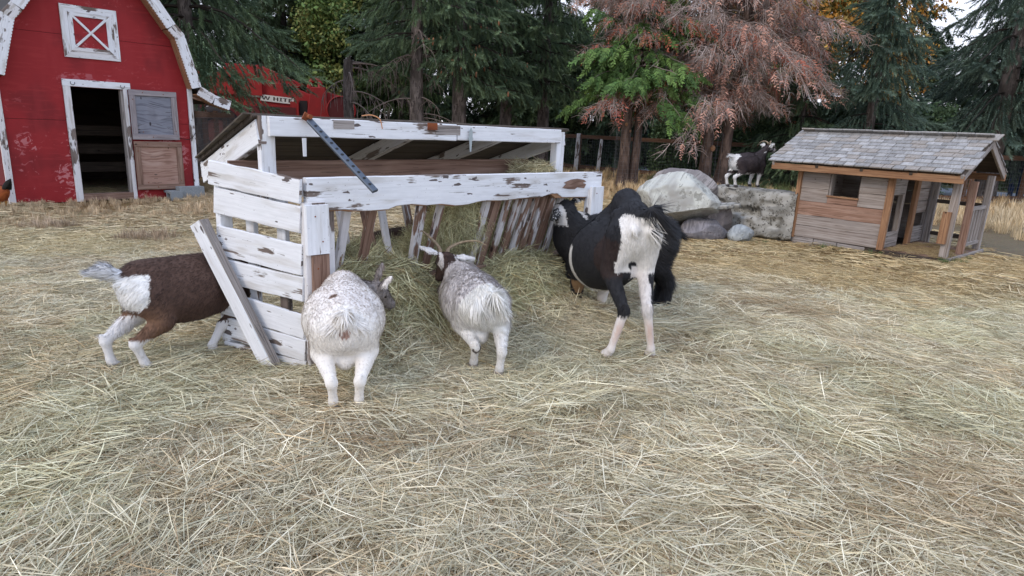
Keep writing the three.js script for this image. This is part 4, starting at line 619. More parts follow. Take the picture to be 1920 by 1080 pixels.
// ---------------------------------------------------------------- fences, lane, lawn, person
{
  const wireBay = (L, H) => { const g = []; const n = Math.round(L / 0.10), m = Math.round(H / 0.10); for (let i = 0; i <= n; i++) g.push(new THREE.BoxGeometry(0.004, H, 0.004).translate(i / n * L - L / 2, H / 2, 0)); for (let j = 0; j <= m; j++) g.push(new THREE.BoxGeometry(L, 0.004, 0.004).translate(0, j / m * H, 0.004)); return mergeGeometries(g); };
  let s = 500;
  function fence(name, label, a, b, bays, top, low, o = {}) {
    const L = a.distanceTo(b), t = thing(name, label, 'fence', [(a.x + b.x) / 2, 0, (a.z + b.z) / 2], Math.atan2(-(b.z - a.z), b.x - a.x)), w = L / bays, wg = wireBay(w, top - low - 0.05);
    for (let i = 0; i < bays; i++) { const x = -L / 2 + (i + 0.5) * w; part('top_rail', plank(w, 0.13, 0.04, s++).translate(x, top, 0.07), M.fence, t); part('bottom_rail', plank(w, 0.13, 0.04, s++).translate(x, low, 0.07), M.fence, t); if (o.mid) part('middle_rail', plank(w, 0.10, 0.04, s++).translate(x, o.mid, 0.07), M.fence, t); part('wire_mesh', wg, M.wire, t).position.set(x, low, 0.1); }
    for (let i = 0; i <= bays; i++) part('fence_post', plank(top + 0.15, 0.1, 0.1, s++).rotateZ(Math.PI / 2).translate(-L / 2 + i * w, (top + 0.1) / 2 - 0.02, 0), M.fence, t);
    return t;
  }
  const F = t => V(FN.x + FN.dx * t, 0, FN.z + FN.dz * t);
  fence('board_fence', 'brown rail fence with wire mesh behind boulders and house', F(-7), F(12), 8, 1.20, 0.12);
  fence('board_fence', 'brown rail fence beyond the porch in front of the lawn', V(11.7, 0, -16.75), V(18.4, 0, -19.5), 3, 1.20, 0.12);
  fence('board_fence', 'brown rail fence running away beside the red barn', V(-5.95, 0, -11.7), V(-8.7, 0, -19.6), 4, 1.38, 0.30);
  fence('board_fence', 'brown rail fence crossing in front of the red combine', V(-8.6, 0, -19.7), V(-3.2, 0, -22.4), 3, 1.2, 0.12);
  { const st = thing('fence_stake', 'white round stake left of its twin by the far fence', 'stake', [2.14, 0, -23.6], 0); part('stake', tube([V(0, -0.05, 0), V(0.02, 0.7, 0), V(0.03, 1.31, 0)], [0.085, 0.08, 0.07], 9, { lump: 0.2 }), M.whiteWorn, st);
    const s2 = thing('fence_stake', 'white round stake with forked top near the cedar trunks', 'stake', [2.9, 0, -23.05], 0); part('stake', tube([V(0, -0.05, 0), V(0.02, 0.6, 0), V(0.05, 1.15, 0)], [0.075, 0.07, 0.05], 9, { lump: 0.2 }), M.whiteWorn, s2); part('fork', tube([V(0.05, 1.05, 0), V(0.1, 1.24, 0)], [0.035, 0.02], 7), M.whiteWorn, s2); }
  // lane
  const laneM = mapped((u, v) => mix3([0.50, 0.52, 0.55], [0.60, 0.62, 0.65], fbm(u * 20, v * 20, 830, 4, 20, 20)), 256, 256, { roughness: 0.85 }, 0.002);
  const nrm = V(FN.dz, 0, -FN.dx);
  const strip = (t0, t1, o0, o1, y, n = 24) => { const pos = [], uv = [], idx = []; for (let i = 0; i <= n; i++) { const t = lerp(t0, t1, i / n), p = F(t); for (const o of [o0 + 0.2 * Math.sin(t), o1 + 0.3 * Math.sin(t * 0.7)]) { pos.push(p.x + nrm.x * o, y, p.z + nrm.z * o); uv.push(t / 2, o / 2); } } for (let i = 0; i < n; i++) idx.push(2 * i, 2 * i + 2, 2 * i + 3, 2 * i, 2 * i + 3, 2 * i + 1); const g = geoFrom(pos, uv, null, idx); return g; };
  structure('lane', strip(-14, 34, 1.2, 6.5, 0.03), laneM, 'pale grey lane beyond the far fence');
  // person on the lawn, mostly behind the roof
  const P = thing('person', 'person in blue jeans and dark jacket standing on lawn beyond house', 'person', [14.95, 0, -19.2], -0.6);
  const den = mapped((u, v) => mix3([0.12, 0.20, 0.34], [0.20, 0.30, 0.46], fbm(u * 30, v * 30, 841, 3, 30, 30)), 128, 128), jac = stdm({ color: 0x23262c }), skin = stdm({ color: 0xc08f74 });
  const body = [];
  body.push(tube([V(0, 0.86, 0), V(0, 1.0, 0), V(0, 1.2, 0), V(0, 1.36, 0), V(0, 1.44, 0), V(0, 1.5, 0)], [0.17, 0.165, 0.19, 0.19, 0.10, 0.055], 14));
  for (const m of [-1, 1]) body.push(tube([V(m * 0.17, 1.38, 0), V(m * 0.23, 1.12, 0), V(m * 0.21, 0.9, 0.08), V(m * 0.2, 0.82, 0.12)], [0.065, 0.05, 0.042, 0.03], 10));
  part('jacket', mergeGeometries(body), jac, P);
  part('jeans', mergeGeometries([-1, 1].map(m => tube([V(m * 0.08, 0.95, 0), V(m * 0.095, 0.75, 0.01), V(m * 0.1, 0.48, 0.015), V(m * 0.1, 0.3, 0), V(m * 0.1, 0.05, -0.01)], [0.12, 0.1, 0.075, 0.07, 0.06], 12))), den, P);
  for (const m of [-1, 1]) part('shoe', new THREE.SphereGeometry(1, 12, 8).scale(0.05, 0.045, 0.13).translate(m * 0.1, 0.035, 0.04), stdm({ color: 0x2b2624 }), P);
  { const hd = new THREE.SphereGeometry(0.105, 18, 14).scale(0.85, 1.12, 0.98).translate(0, 1.62, 0.01); part('head', mergeGeometries([hd, new THREE.ConeGeometry(0.018, 0.04, 8).rotateX(1.3).translate(0, 1.61, 0.115).toNonIndexed().clone()].map(g => g.index ? g.toNonIndexed() : g)), skin, P); part('hair', new THREE.SphereGeometry(0.113, 18, 12, 0, 6.3, 0, 1.75).scale(0.88, 1.1, 1.0).rotateX(-0.35).translate(0, 1.635, -0.01), stdm({ color: 0x2a1d14 }), P); }
}
// ---------------------------------------------------------------- trees
const barkFn = (a, b, s) => (u, v) => { const n = fbm(u * 8, v * 6, s, 4, 8, 6), f = fbm(u * 24, v * 10, s + 5, 3, 24, 10); let c = mix3(a, b, smooth(0.3, 0.7, n * 0.6 + f * 0.4)); if (f > 0.66) c = mix3(c, [0.16, 0.13, 0.12], 0.6); return c; };
const BARK = { spruce: mapped(barkFn([0.27, 0.24, 0.22], [0.48, 0.44, 0.42], 901), 256, 256, {}, 0.02), cedar: mapped(barkFn([0.30, 0.24, 0.21], [0.50, 0.42, 0.37], 903), 256, 256, {}, 0.02), dark: mapped(barkFn([0.16, 0.14, 0.12], [0.28, 0.24, 0.21], 905), 128, 128, {}, 0), twig: stdm({ color: 0x8a7d76 }), twigDark: stdm({ color: 0x4c423b }) };
const leafMat = new THREE.MeshPhysicalMaterial({ vertexColors: true, roughness: 0.75 });
function needleFinger(s, n, rad, w, o = {}) {        // a hanging shoot thick with needles, unit length along -y
  const r = rng(s), pos = [], col = [];
  for (let i = 0; i < n; i++) {
    const t = (i + r()) / n, a = i * 2.4 + r(), y = -t, R = rad * (0.75 + r() * 0.5) * (t < 0.12 ? 0.6 : 1) * (t > 0.8 ? 1.15 - (t - 0.8) * 3.4 : 1), dx = Math.cos(a), dz = Math.sin(a), dn = 0.10 + 0.10 * r();
    const tx = dx * R, tz = dz * R, ty = y - dn, px = -dz * w, pz = dx * w, bx = (o.curve || 0) * t * t;
    pos.push(bx + px, y, pz, bx - px, y, -pz, bx + tx, ty, tz); const k = 0.8 + r() * 0.4 + 0.15 * t; for (let q = 0; q < 3; q++) col.push(k, k, k);
  }
  return geoFrom(pos, null, col);
}
const FINGER = [needleFinger(1, 46, 0.17, 0.028), needleFinger(2, 52, 0.14, 0.024, { curve: 0.2 }), needleFinger(3, 44, 0.20, 0.030, { curve: -0.15 })];
const FINGERFAR = [needleFinger(5, 26, 0.24, 0.055), needleFinger(6, 28, 0.20, 0.05, { curve: 0.2 })];
function frond(s, n, o = {}) {                       // flat cedar spray: stem with paired leaflets, drooping along -y
  const r = rng(s), pos = [], col = [], curl = o.curl || 0;
  for (let i = 0; i < n; i++) {
    const t = (i + 0.5) / n, side = i % 2 ? 1 : -1, y = -t, L = (o.w || 0.34) * (1 - t * 0.75) * (0.6 + r() * 0.6), an = 0.7 + r() * 0.5, z = Math.sin(t * 3) * curl + (r() - 0.5) * 0.12;
    const ex = side * Math.sin(an) * L, ey = y - Math.cos(an) * L, ez = z + (r() - 0.5) * (o.crimp ?? 0.25) * L * 2, w = (o.lw || 0.035) * (0.7 + r() * 0.6);
    const k = 0.7 + r() * 0.6; const P = [[0, y + w, z], [0, y - w, z], [ex * 0.55, (y + ey) / 2 - w * 1.5, (z + ez) / 2], [ex, ey, ez], [ex * 0.55, (y + ey) / 2 + w * 1.5, (z + ez) / 2]];
    for (const q of [0, 1, 2, 0, 2, 4, 4, 2, 3]) { pos.push(...P[q]); col.push(k, k, k); }
  }
  return geoFrom(pos, null, col);
}
const FROND = [frond(11, 18), frond(12, 22, { curl: 0.1 }), frond(13, 16, { w: 0.42 })];
const DEADFROND = [frond(21, 14, { curl: 0.2, crimp: 0.7, w: 0.26, lw: 0.022 }), frond(22, 16, { curl: -0.2, crimp: 0.8, w: 0.22, lw: 0.022 }), frond(23, 12, { curl: 0.1, crimp: 0.6, w: 0.3, lw: 0.02 })];
function twigSpray(s) { const r = rng(s), g = []; for (let i = 0; i < 7; i++) { const b = V(0, -r() * 0.6, 0), a = r() * 6.28, l = 0.3 + r() * 0.4; g.push(tube([b, V(Math.cos(a) * l * 0.45, b.y - l * 0.25, Math.sin(a) * l * 0.45), V(Math.cos(a) * l * 0.7, b.y - l * 0.75, Math.sin(a) * l * 0.7)], [0.012, 0.009, 0.004], 3, { cap: false })); } g.push(tube([V(0, 0, 0), V(0.03, -0.5, 0), V(-0.02, -1, 0.03)], [0.016, 0.012, 0.005], 3, { cap: false })); return mergeGeometries(g); }
const TWIGS = [twigSpray(31), twigSpray(32), twigSpray(33)];
function leafCluster(s, n, sz) { const r = rng(s), pos = [], col = []; for (let i = 0; i < n; i++) { const c = V(r() - 0.5, r() - 0.5, r() - 0.5), a = V(r() - 0.5, r() - 0.5, r() - 0.5).normalize().multiplyScalar(sz), b = V(r() - 0.5, r() - 0.5, r() - 0.5).normalize().cross(a).normalize().multiplyScalar(sz * 0.55), k = 0.75 + r() * 0.5; const P = [c.clone().sub(a), c.clone().add(b), c.clone().add(a), c.clone().sub(b)]; for (const q of [0, 1, 2, 0, 2, 3]) { pos.push(P[q].x, P[q].y, P[q].z); col.push(k, k, k); } } return geoFrom(pos, null, col); }
const LEAF = [leafCluster(41, 26, 0.13), leafCluster(42, 30, 0.11), leafCluster(43, 22, 0.15)];
function hangM(p, dir, yaw, sx, sy) { _q.setFromUnitVectors(V(0, -1, 0), dir); _q2.setFromAxisAngle(UP, yaw); return new THREE.Matrix4().compose(p, _q.clone().multiply(_q2), V(sx, sy, sx)); }
function trunkGeo(h, r0, lean, s, sides = 10) { const pts = [], rad = [], r = rng(s), n = 9; for (let i = 0; i <= n; i++) { const f = i / n; pts.push(V(lean[0] * f * h + (r() - 0.5) * 0.03, f * h - 0.1, lean[1] * f * h + (r() - 0.5) * 0.03)); rad.push(r0 * (1 - 0.75 * f) * (i === 0 ? 1.25 : 1)); } return tube(pts, rad, sides, { ur: 1, vr: 0.6, lump: 0.18, s }); }
function limbPath(base, az, L, rise, droop, up) { const d = V(Math.cos(az), 0, Math.sin(az)), pts = []; for (let i = 0; i <= 6; i++) { const f = i / 6; pts.push(base.clone().addScaledVector(d, f * L).add(V(0, rise * L * f - droop * L * f * f * 1.4 + up * L * Math.max(0, f - 0.65) * 1.5, 0))); } return pts; }
let treeSeed = 1000;
const TG = { near: 'spruces around the paddock', far: 'dark conifers at the back' };
function spruce(label, x, z, o = {}) {
  const s = treeSeed++, r = rng(s), h = o.h || 9.5, cb = o.cb ?? 1.8, R = o.R || 2.2, t = thing(o.name || 'spruce_tree', label, 'tree', [x, 0, z], 0, o.group);
  part('trunk', trunkGeo(h, o.r0 || 0.2, o.lean || [0, 0], s, o.far ? 6 : 10), o.far ? BARK.dark : BARK.spruce, t);
  const limbs = [], list = (o.far ? FINGERFAR : FINGER).map(() => []), whorl = o.whorl || 0.27, col = o.col || [0.065, 0.108, 0.058], tip = o.tip || [0.19, 0.265, 0.14];
  for (let y = cb; y < h - 0.3; y += whorl * (0.7 + r() * 0.6) * (y > 6 ? 1.7 : 1)) {
    const f = (y - cb) / (h - cb), nb = o.nb || 4;
    for (let b = 0; b < nb; b++) {
      const az = r() * 6.283, L = R * (1 - f * 0.82) * (0.7 + r() * 0.45) * (f < 0.05 ? 0.8 : 1);
      if (o.skip && o.skip(az, y, r)) continue;
      const base = V((o.lean?.[0] || 0) * y, y, (o.lean?.[1] || 0) * y), P = limbPath(base, az, L, 0.18, o.droop ?? 0.42, 0.35);
      limbs.push(tube(P, P.map((_, i) => 0.028 * (1 - i / 7.5) * (L / 2)), 4, { cap: false }));
      const nS = Math.round((o.dens || 30) * L / 2), dir = V(Math.cos(az), 0, Math.sin(az)), lat = V(-dir.z, 0, dir.x);
      for (let k = 0; k < nS; k++) {
        const q = 0.18 + 0.82 * Math.pow(r(), 0.75), e = q * 6, i0 = Math.min(5, Math.floor(e)), p = P[i0].clone().lerp(P[i0 + 1], e - i0), wd = (r() - 0.5) * 2 * (0.16 + 0.42 * Math.sin(q * 2.6)) * (L / 2);
        p.addScaledVector(lat, wd); p.y -= Math.abs(wd) * 0.22 - r() * 0.04;
        const hang = V(dir.x * (0.25 + 0.6 * r() * q) + lat.x * wd * 0.8, -(0.55 + r() * 0.6) + (q > 0.85 ? 0.55 : 0), dir.z * (0.25 + 0.6 * r() * q) + lat.z * wd * 0.8).normalize();
        const len = (o.len || 0.34) * (0.6 + r() * 0.8), c = mix3(col, tip, Math.pow(r(), 1.6)), kk = 0.75 + r() * 0.5;
        list[Math.floor(r() * list.length)].push({ m: hangM(p, hang, r() * 6.28, len * (o.fat || 1), len), c: c.map(v => v * kk) });
      }
    }
  }
  part('limbs', mergeGeometries(limbs), BARK.dark, t).userData.kind = 'stuff';
  (o.far ? FINGERFAR : FINGER).forEach((g, i) => inst('crown', g, leafMat, list[i], t, true));
  if (o.cones) { const cl = []; for (let i = 0; i < o.cones; i++) { const L = list[0][Math.floor(r() * list[0].length)]; const p = V(0, 0, 0).setFromMatrixPosition(L.m); if (p.y > 6) continue; cl.push({ m: new THREE.Matrix4().compose(p.add(V(0, -0.05, 0)), new THREE.Quaternion(), V(1, 1, 1)), c: mix3([0.30, 0.12, 0.06], [0.42, 0.20, 0.10], r()) }); } const cg = new THREE.SphereGeometry(1, 7, 6).scale(0.028, 0.075, 0.028); inst('cones', cg, stdm({ roughness: 0.85 }), cl, t, true); }
  if (o.snags) { const g = []; for (let i = 0; i < o.snags; i++) { const y = 1.2 + r() * (cb - 1.0), az = r() * 6.283, P = limbPath(V(0, y, 0), az, 0.5 + r() * 1.3, 0.15, 0.4, 0); g.push(tube(P, P.map((_, k) => 0.018 * (1 - k / 7)), 4, { cap: false })); for (let q = 1; q < 6; q++) for (let w = 0; w < 3; w++) { const a2 = r() * 6.28, l2 = 0.15 + r() * 0.4; g.push(tube([P[q], P[q].clone().add(V(Math.cos(a2) * l2 * 0.5, -l2 * 0.4, Math.sin(a2) * l2 * 0.5)), P[q].clone().add(V(Math.cos(a2) * l2 * 0.7, -l2, Math.sin(a2) * l2 * 0.7))], [0.007, 0.005, 0.003], 3, { cap: false })); } } part('dead_branches', mergeGeometries(g), BARK.twig, t); }
  return t;
}
function cedar(label, x, z, o) {
  const s = treeSeed++, r = rng(s), h = o.h || 8, t = thing('cedar_tree', label, 'tree', [x, 0, z], 0);
  for (const [dx, dz, r0, lean] of o.trunks) { const g = trunkGeo(h, r0, lean, s + dx * 10, 10).translate(dx, 0, dz); part('trunk', g, BARK.cedar, t); }
  const limbs = [], green = FROND.map(() => []), dead = DEADFROND.map(() => []), tw = TWIGS.map(() => []);
  for (let y = o.cb; y < h - 0.4; y += (o.step || 0.12) * (0.6 + r() * 0.8) * (y > 6 ? 1.6 : 1)) {
    for (let b = 0; b < 2; b++) {
      const az = r() * 6.283, L = o.R * (1 - 0.5 * (y - o.cb) / (h - o.cb)) * (0.3 + r() * 0.85), tr = o.trunks[Math.floor(r() * o.trunks.length)], base = V(tr[0] + tr[3][0] * y, y, tr[1] + tr[3][1] * y), P = limbPath(base, az, L, 0.75 * r(), 0.15 + r() * 0.4, 0.3 * r());
      limbs.push(tube(P, P.map((_, i) => 0.026 * (1 - i / 7.2)), 4, { cap: false }));
      const dir = V(Math.cos(az), 0, Math.sin(az)), lat = V(-dir.z, 0, dir.x), fate = o.fate(az, y, r), nS = Math.round(o.dens * L / 2);
      for (let k = 0; k < nS; k++) {
        const q = 0.15 + 0.85 * Math.pow(r(), 0.8), e = q * 6, i0 = Math.min(5, Math.floor(e)), p = P[i0].clone().lerp(P[i0 + 1], e - i0), wd = (r() - 0.5) * 1.1 * (0.35 + 0.5 * q);
        p.addScaledVector(lat, wd); p.y -= Math.abs(wd) * 0.3; p.addScaledVector(dir, (r() - 0.5) * 0.2);
        const out = V(dir.x * (0.3 + r() * 0.7) + lat.x * wd, -0.5 - r() * 0.6, dir.z * (0.3 + r() * 0.7) + lat.z * wd).normalize(), kk = 0.7 + r() * 0.6, len = 0.28 * (0.6 + r() * 0.9);
        if (fate === 'green') green[Math.floor(r() * 3)].push({ m: hangM(p, out, r() * 6.28, len * 1.3, len * 1.3), c: mix3([0.05, 0.115, 0.025], [0.13, 0.22, 0.05], r()).map(v => v * kk) });
        else { if (r() < (fate === 'bare' ? 0.14 : 0.55)) dead[Math.floor(r() * 3)].push({ m: hangM(p, V(out.x * 0.6, out.y, out.z * 0.6).normalize(), r() * 6.28, len * 1.35, len * 1.35), c: (fate === 'red' ? mix3([0.36, 0.09, 0.05], [0.50, 0.17, 0.10], r()) : mix3([0.38, 0.17, 0.115], [0.62, 0.35, 0.26], r())).map(v => v * kk) }); if (r() < 0.5) tw[Math.floor(r() * 3)].push({ m: hangM(p, out, r() * 6.28, len * 1.5, len * 1.5), c: mix3([0.30, 0.23, 0.20], [0.52, 0.43, 0.39], r()) }); }
      }
    }
  }
  part('limbs', mergeGeometries(limbs), BARK.twig, t).userData.kind = 'stuff';
  FROND.forEach((g, i) => green[i].length && inst('crown', g, leafMat, green[i], t, true)); DEADFROND.forEach((g, i) => dead[i].length && inst('dead_foliage', g, leafMat, dead[i], t, true)); TWIGS.forEach((g, i) => tw[i].length && inst('twigs', g, stdm({ roughness: 0.9 }), tw[i], t, true));
  // wire guard wrapped round the trunks
  const wr = []; const gr = 0.34; for (let i = 0; i < 16; i++) { const a = i / 16 * 6.283; wr.push(new THREE.BoxGeometry(0.004, 1.5, 0.004).translate(Math.cos(a) * gr, 0.75, Math.sin(a) * gr * 0.7)); } for (let j = 0; j < 15; j++) { const g = new THREE.TorusGeometry(gr, 0.002, 3, 24).rotateX(Math.PI / 2).scale(1, 1, 0.7).translate(0, 0.05 + j * 0.1, 0); g.deleteAttribute('uv'); wr.push(g); } wr.forEach(g => g.deleteAttribute('uv')); part('wire_guard', mergeGeometries(wr), M.wire, t);
  for (const [kx, ky, kz, kr] of o.knots || []) part('pruned_knot', new THREE.SphereGeometry(kr, 10, 8).scale(1, 1.2, 0.5).translate(kx, ky, kz), M.cedar, t);
  return t;
}
function leafy(label, name, x, z, o) {
  const s = treeSeed++, r = rng(s), t = thing(name, label, 'tree', [x, 0, z], 0, o.group); part('trunk', trunkGeo(o.h * 0.8, o.r0 || 0.16, [0, 0], s, 7), BARK.dark, t);
  const lim = []; for (let i = 0; i < 14; i++) { const P = limbPath(V(0, o.h * (0.2 + 0.5 * r()), 0), r() * 6.28, o.R * (0.5 + r() * 0.5), 0.7, 0.3, 0); lim.push(tube(P, P.map((_, k) => 0.04 * (1 - k / 7)), 4, { cap: false })); } part('limbs', mergeGeometries(lim), BARK.dark, t).userData.kind = 'stuff';
  const list = LEAF.map(() => []), blobs = []; for (let i = 0; i < 16; i++) { const a = r() * 6.28, q = Math.sqrt(r()) * o.R * 0.75; blobs.push([Math.cos(a) * q, o.y0 + r() * (o.h - o.y0), Math.sin(a) * q, o.R * (0.25 + r() * 0.25)]); }
  for (let i = 0; i < o.n; i++) { const b = blobs[Math.floor(r() * 16)], d = V(r() - 0.5, r() - 0.5, r() - 0.5).normalize().multiplyScalar(b[3] * Math.cbrt(r())), sc = (o.sz || 0.6) * (0.6 + r() * 0.8), c = o.cols[Math.floor(r() * o.cols.length)], kk = 0.75 + r() * 0.5; const e = new THREE.Euler(r() * 6, r() * 6, r() * 6); list[Math.floor(r() * 3)].push({ m: new THREE.Matrix4().compose(V(b[0] + d.x, b[1] + d.y * 1.1, b[2] + d.z), new THREE.Quaternion().setFromEuler(e), V(sc, sc, sc)), c: c.map(v => v * kk) }); }
  LEAF.forEach((g, i) => inst('crown', g, leafMat, list[i], t, true)); return t;
}
// near conifers
const away = (a0, w) => (az, y, r) => { let d = Math.abs(az - a0); d = Math.min(d, 6.283 - d); return d < w && y < 3.2; };
spruce('drooping green spruce overhanging the red combine beside the barn', -7.85, -15.6, { h: 9.5, cb: 2.7, R: 2.9, r0: 0.2, nb: 4, dens: 40, len: 0.42, droop: 0.6 });
spruce('spruce rising directly behind the red barn roof', -10.4, -17.0, { h: 10, cb: 2.0, R: 2.5, r0: 0.22, dens: 40, len: 0.38, droop: 0.5 });
spruce('slim green spruce left of the sawn snag', -4.5, -25.0, { h: 10, cb: 2.2, R: 1.9, r0: 0.18, dens: 30, col: [0.05, 0.085, 0.03], tip: [0.12, 0.18, 0.06] });
spruce('tall spruce with a long bare pale trunk behind the feeder', -2.85, -18, { h: 10.5, cb: 3.7, R: 2.0, r0: 0.22, dens: 34, snags: 11 });
spruce('spruce with hanging brown cones right of the bare trunk', -1.75, -18.8, { h: 10.5, cb: 2.75, R: 2.3, r0: 0.24, nb: 5, dens: 42, len: 0.32, cones: 170 });
spruce('dark spruce behind the feeder with shaded straight trunk', -0.45, -20.6, { h: 10, cb: 3.0, R: 2.2, r0: 0.22, dens: 36, cones: 30 });
spruce('dark spruce left of the green and red cedar', 0.75, -21.2, { h: 10, cb: 2.6, R: 2.3, r0: 0.22, dens: 38 });
spruce('blue green spruce behind the left end of the shingle roof', 9.2, -17.2, { h: 6.6, cb: 0.6, R: 1.9, r0: 0.16, nb: 5, dens: 46, col: [0.06, 0.10, 0.075], tip: [0.16, 0.23, 0.165], droop: 0.5 });
spruce('tall blue green spruce right of the sky gap', 12.95, -17.7, { h: 12, cb: 1.5, R: 2.6, r0: 0.24, nb: 5, dens: 46, col: [0.055, 0.09, 0.07], tip: [0.15, 0.21, 0.155], droop: 0.6, len: 0.38 });
spruce('spruce at the right edge behind the porch gable', 16.6, -17.4, { h: 12, cb: 2.1, R: 2.7, r0: 0.22, nb: 5, dens: 44, col: [0.06, 0.095, 0.06], tip: [0.16, 0.22, 0.13], droop: 0.55, len: 0.4 });
spruce('low dark spruce between the brown cedar and the house roof', 8.0, -18.6, { h: 5.0, cb: 0.5, R: 1.8, r0: 0.13, nb: 5, dens: 40 });
// snag
{ const t = thing('tree_snag', 'sawn off grey snag with bare arching branches', 'snag', [-4.92, 0, -18.8]); part('trunk', tube([V(0, -0.1, 0), V(0.02, 1, 0), V(-0.02, 2, 0.02), V(0.0, 3.06, 0)], [0.18, 0.155, 0.14, 0.13], 11, { lump: 0.15, vr: 0.6 }), BARK.spruce, t); part('stub', tube([V(0.0, 2.95, 0), V(0.03, 3.2, 0.02)], [0.1, 0.05], 8, { lump: 0.4 }), BARK.spruce, t);
  const r = rng(555), g = []; for (const [y, az, L, d] of [[2.95, 0.15, 2.1, 0.25], [2.85, -0.2, 1.8, 0.45], [2.2, 0.3, 1.3, 0.3], [1.9, 0.6, 1.2, 0.5], [2.5, 2.9, 0.7, 0.5], [2.7, 1.2, 1.0, 0.4], [3.0, -0.6, 1.5, 0.2]]) { const P = limbPath(V(0, y, 0), az, L, 0.12, d, 0); g.push(tube(P, P.map((_, k) => 0.026 * (1 - k / 7.5)), 5, { cap: false })); for (let q = 1; q <= 6; q++) for (let w = 0; w < 4; w++) { const l = 0.2 + r() * 0.55, dx = (r() - 0.4) * 0.5; g.push(tube([P[q], P[q].clone().add(V(dx * l, -l * 0.45, (r() - 0.5) * 0.3 * l)), P[q].clone().add(V(dx * l * 1.2, -l, (r() - 0.5) * 0.3 * l))], [0.008, 0.006, 0.003], 3, { cap: false })); } }
  part('bare_branches', mergeGeometries(g), BARK.twig, t); }
// cedars in front of the far fence
cedar('green cedar with red dying boughs and twin trunks by the fence', 2.95, -17.4, { cb: 2.45, R: 1.75, dens: 70, step: 0.075, trunks: [[-0.1, 0.05, 0.15, [0.01, 0]], [0.2, -0.05, 0.13, [0.03, 0]]], knots: [[-0.12, 1.62, 0.19, 0.04], [0.0, 1.45, 0.15, 0.03]], fate: (az, y, r) => { const q = Math.cos(az); return y > 4.0 && q < -0.1 ? (r() < 0.6 ? 'dead' : 'red') : y < 2.6 ? (r() < 0.35 ? 'red' : 'green') : (r() < 0.92 ? 'green' : 'red'); } });
cedar('dead brown cedar with rusty fronds and bare twigs above the boulders', 5.3, -17.5, { cb: 2.3, R: 2.95, dens: 44, step: 0.058, trunks: [[-0.2, 0, 0.17, [0.0, 0]], [0.22, 0.05, 0.16, [0.04, 0]]], knots: [[-0.1, 1.1, 0.2, 0.07]], fate: (az, y, r) => r() < 0.55 ? 'dead' : r() < 0.25 ? 'red' : 'bare' });
// foliage beyond
leafy('yellow green maple glowing between the spruces', 'maple_tree', -6.6, -27, { h: 9, y0: 1.5, R: 3.0, n: 3200, sz: 0.55, cols: [[0.10, 0.17, 0.04], [0.16, 0.22, 0.05], [0.25, 0.26, 0.07], [0.08, 0.13, 0.03]] });
leafy('orange autumn maple behind the dead cedar', 'maple_tree', 12.2, -25, { h: 8.6, y0: 3.4, R: 2.6, n: 1500, sz: 0.5, cols: [[0.55, 0.25, 0.04], [0.60, 0.34, 0.06], [0.35, 0.24, 0.06], [0.14, 0.17, 0.05]] });
leafy('olive green tree behind the autumn maple', 'birch_tree', 10.2, -27, { h: 8, y0: 1.0, R: 2.8, n: 2600, sz: 0.55, cols: [[0.10, 0.14, 0.04], [0.14, 0.17, 0.05], [0.07, 0.10, 0.03], [0.22, 0.14, 0.05]] });
leafy('light green willow across the lane', 'willow_tree', 7.0, -36, { h: 6.5, y0: 0.9, R: 3.0, n: 2600, sz: 0.6, cols: [[0.09, 0.17, 0.06], [0.14, 0.23, 0.09], [0.07, 0.13, 0.04]] });
leafy('light green bushy tree across the lane beside the willow', 'willow_tree', 2.0, -37, { h: 6, y0: 0.8, R: 2.8, n: 2000, sz: 0.6, cols: [[0.07, 0.13, 0.05], [0.11, 0.18, 0.07]] });
// back row of conifers
{ const r = rng(888), cols = [[0.045, 0.08, 0.042], [0.055, 0.095, 0.045], [0.04, 0.07, 0.046]];
  const places = [[-20, 'far left back corner behind the barn'], [-17, 'left of the barn roof ridge'], [-14, 'straight behind the barn ridge'], [-11.4, 'behind the combine cab end'], [-9.2, 'above the middle of the combine'], [-2.9, 'behind the bare pale trunk'], [-0.9, 'behind the coned spruce'], [1.2, 'behind the dark trunks at centre'], [3.4, 'behind the green cedar'], [9.4, 'behind the orange maple'], [15.5, 'left of the sky gap'], [18.4, 'below the sky gap'], [21.5, 'beyond the right edge of the roof'], [25, 'far right beyond the porch'], [-4.8, 'behind the sawn snag'], [5.6, 'behind the dead cedar']];
  for (const [x, where] of places) { const z = -25.5 - r() * 5 - (x > 13 ? -2 : 0); spruce('dark conifer in the back row, ' + where, x, z, { name: 'conifer_tree', far: true, h: 9.5 + r() * 3 - (x === 18.4 ? 3 : 0), cb: 0.6, R: 2.3 + r() * 0.5, r0: 0.2, nb: 4, whorl: 0.36, dens: 26, len: 0.62, fat: 1, col: cols[Math.floor(r() * 3)], tip: [0.13, 0.19, 0.09], group: TG.far }); }
}
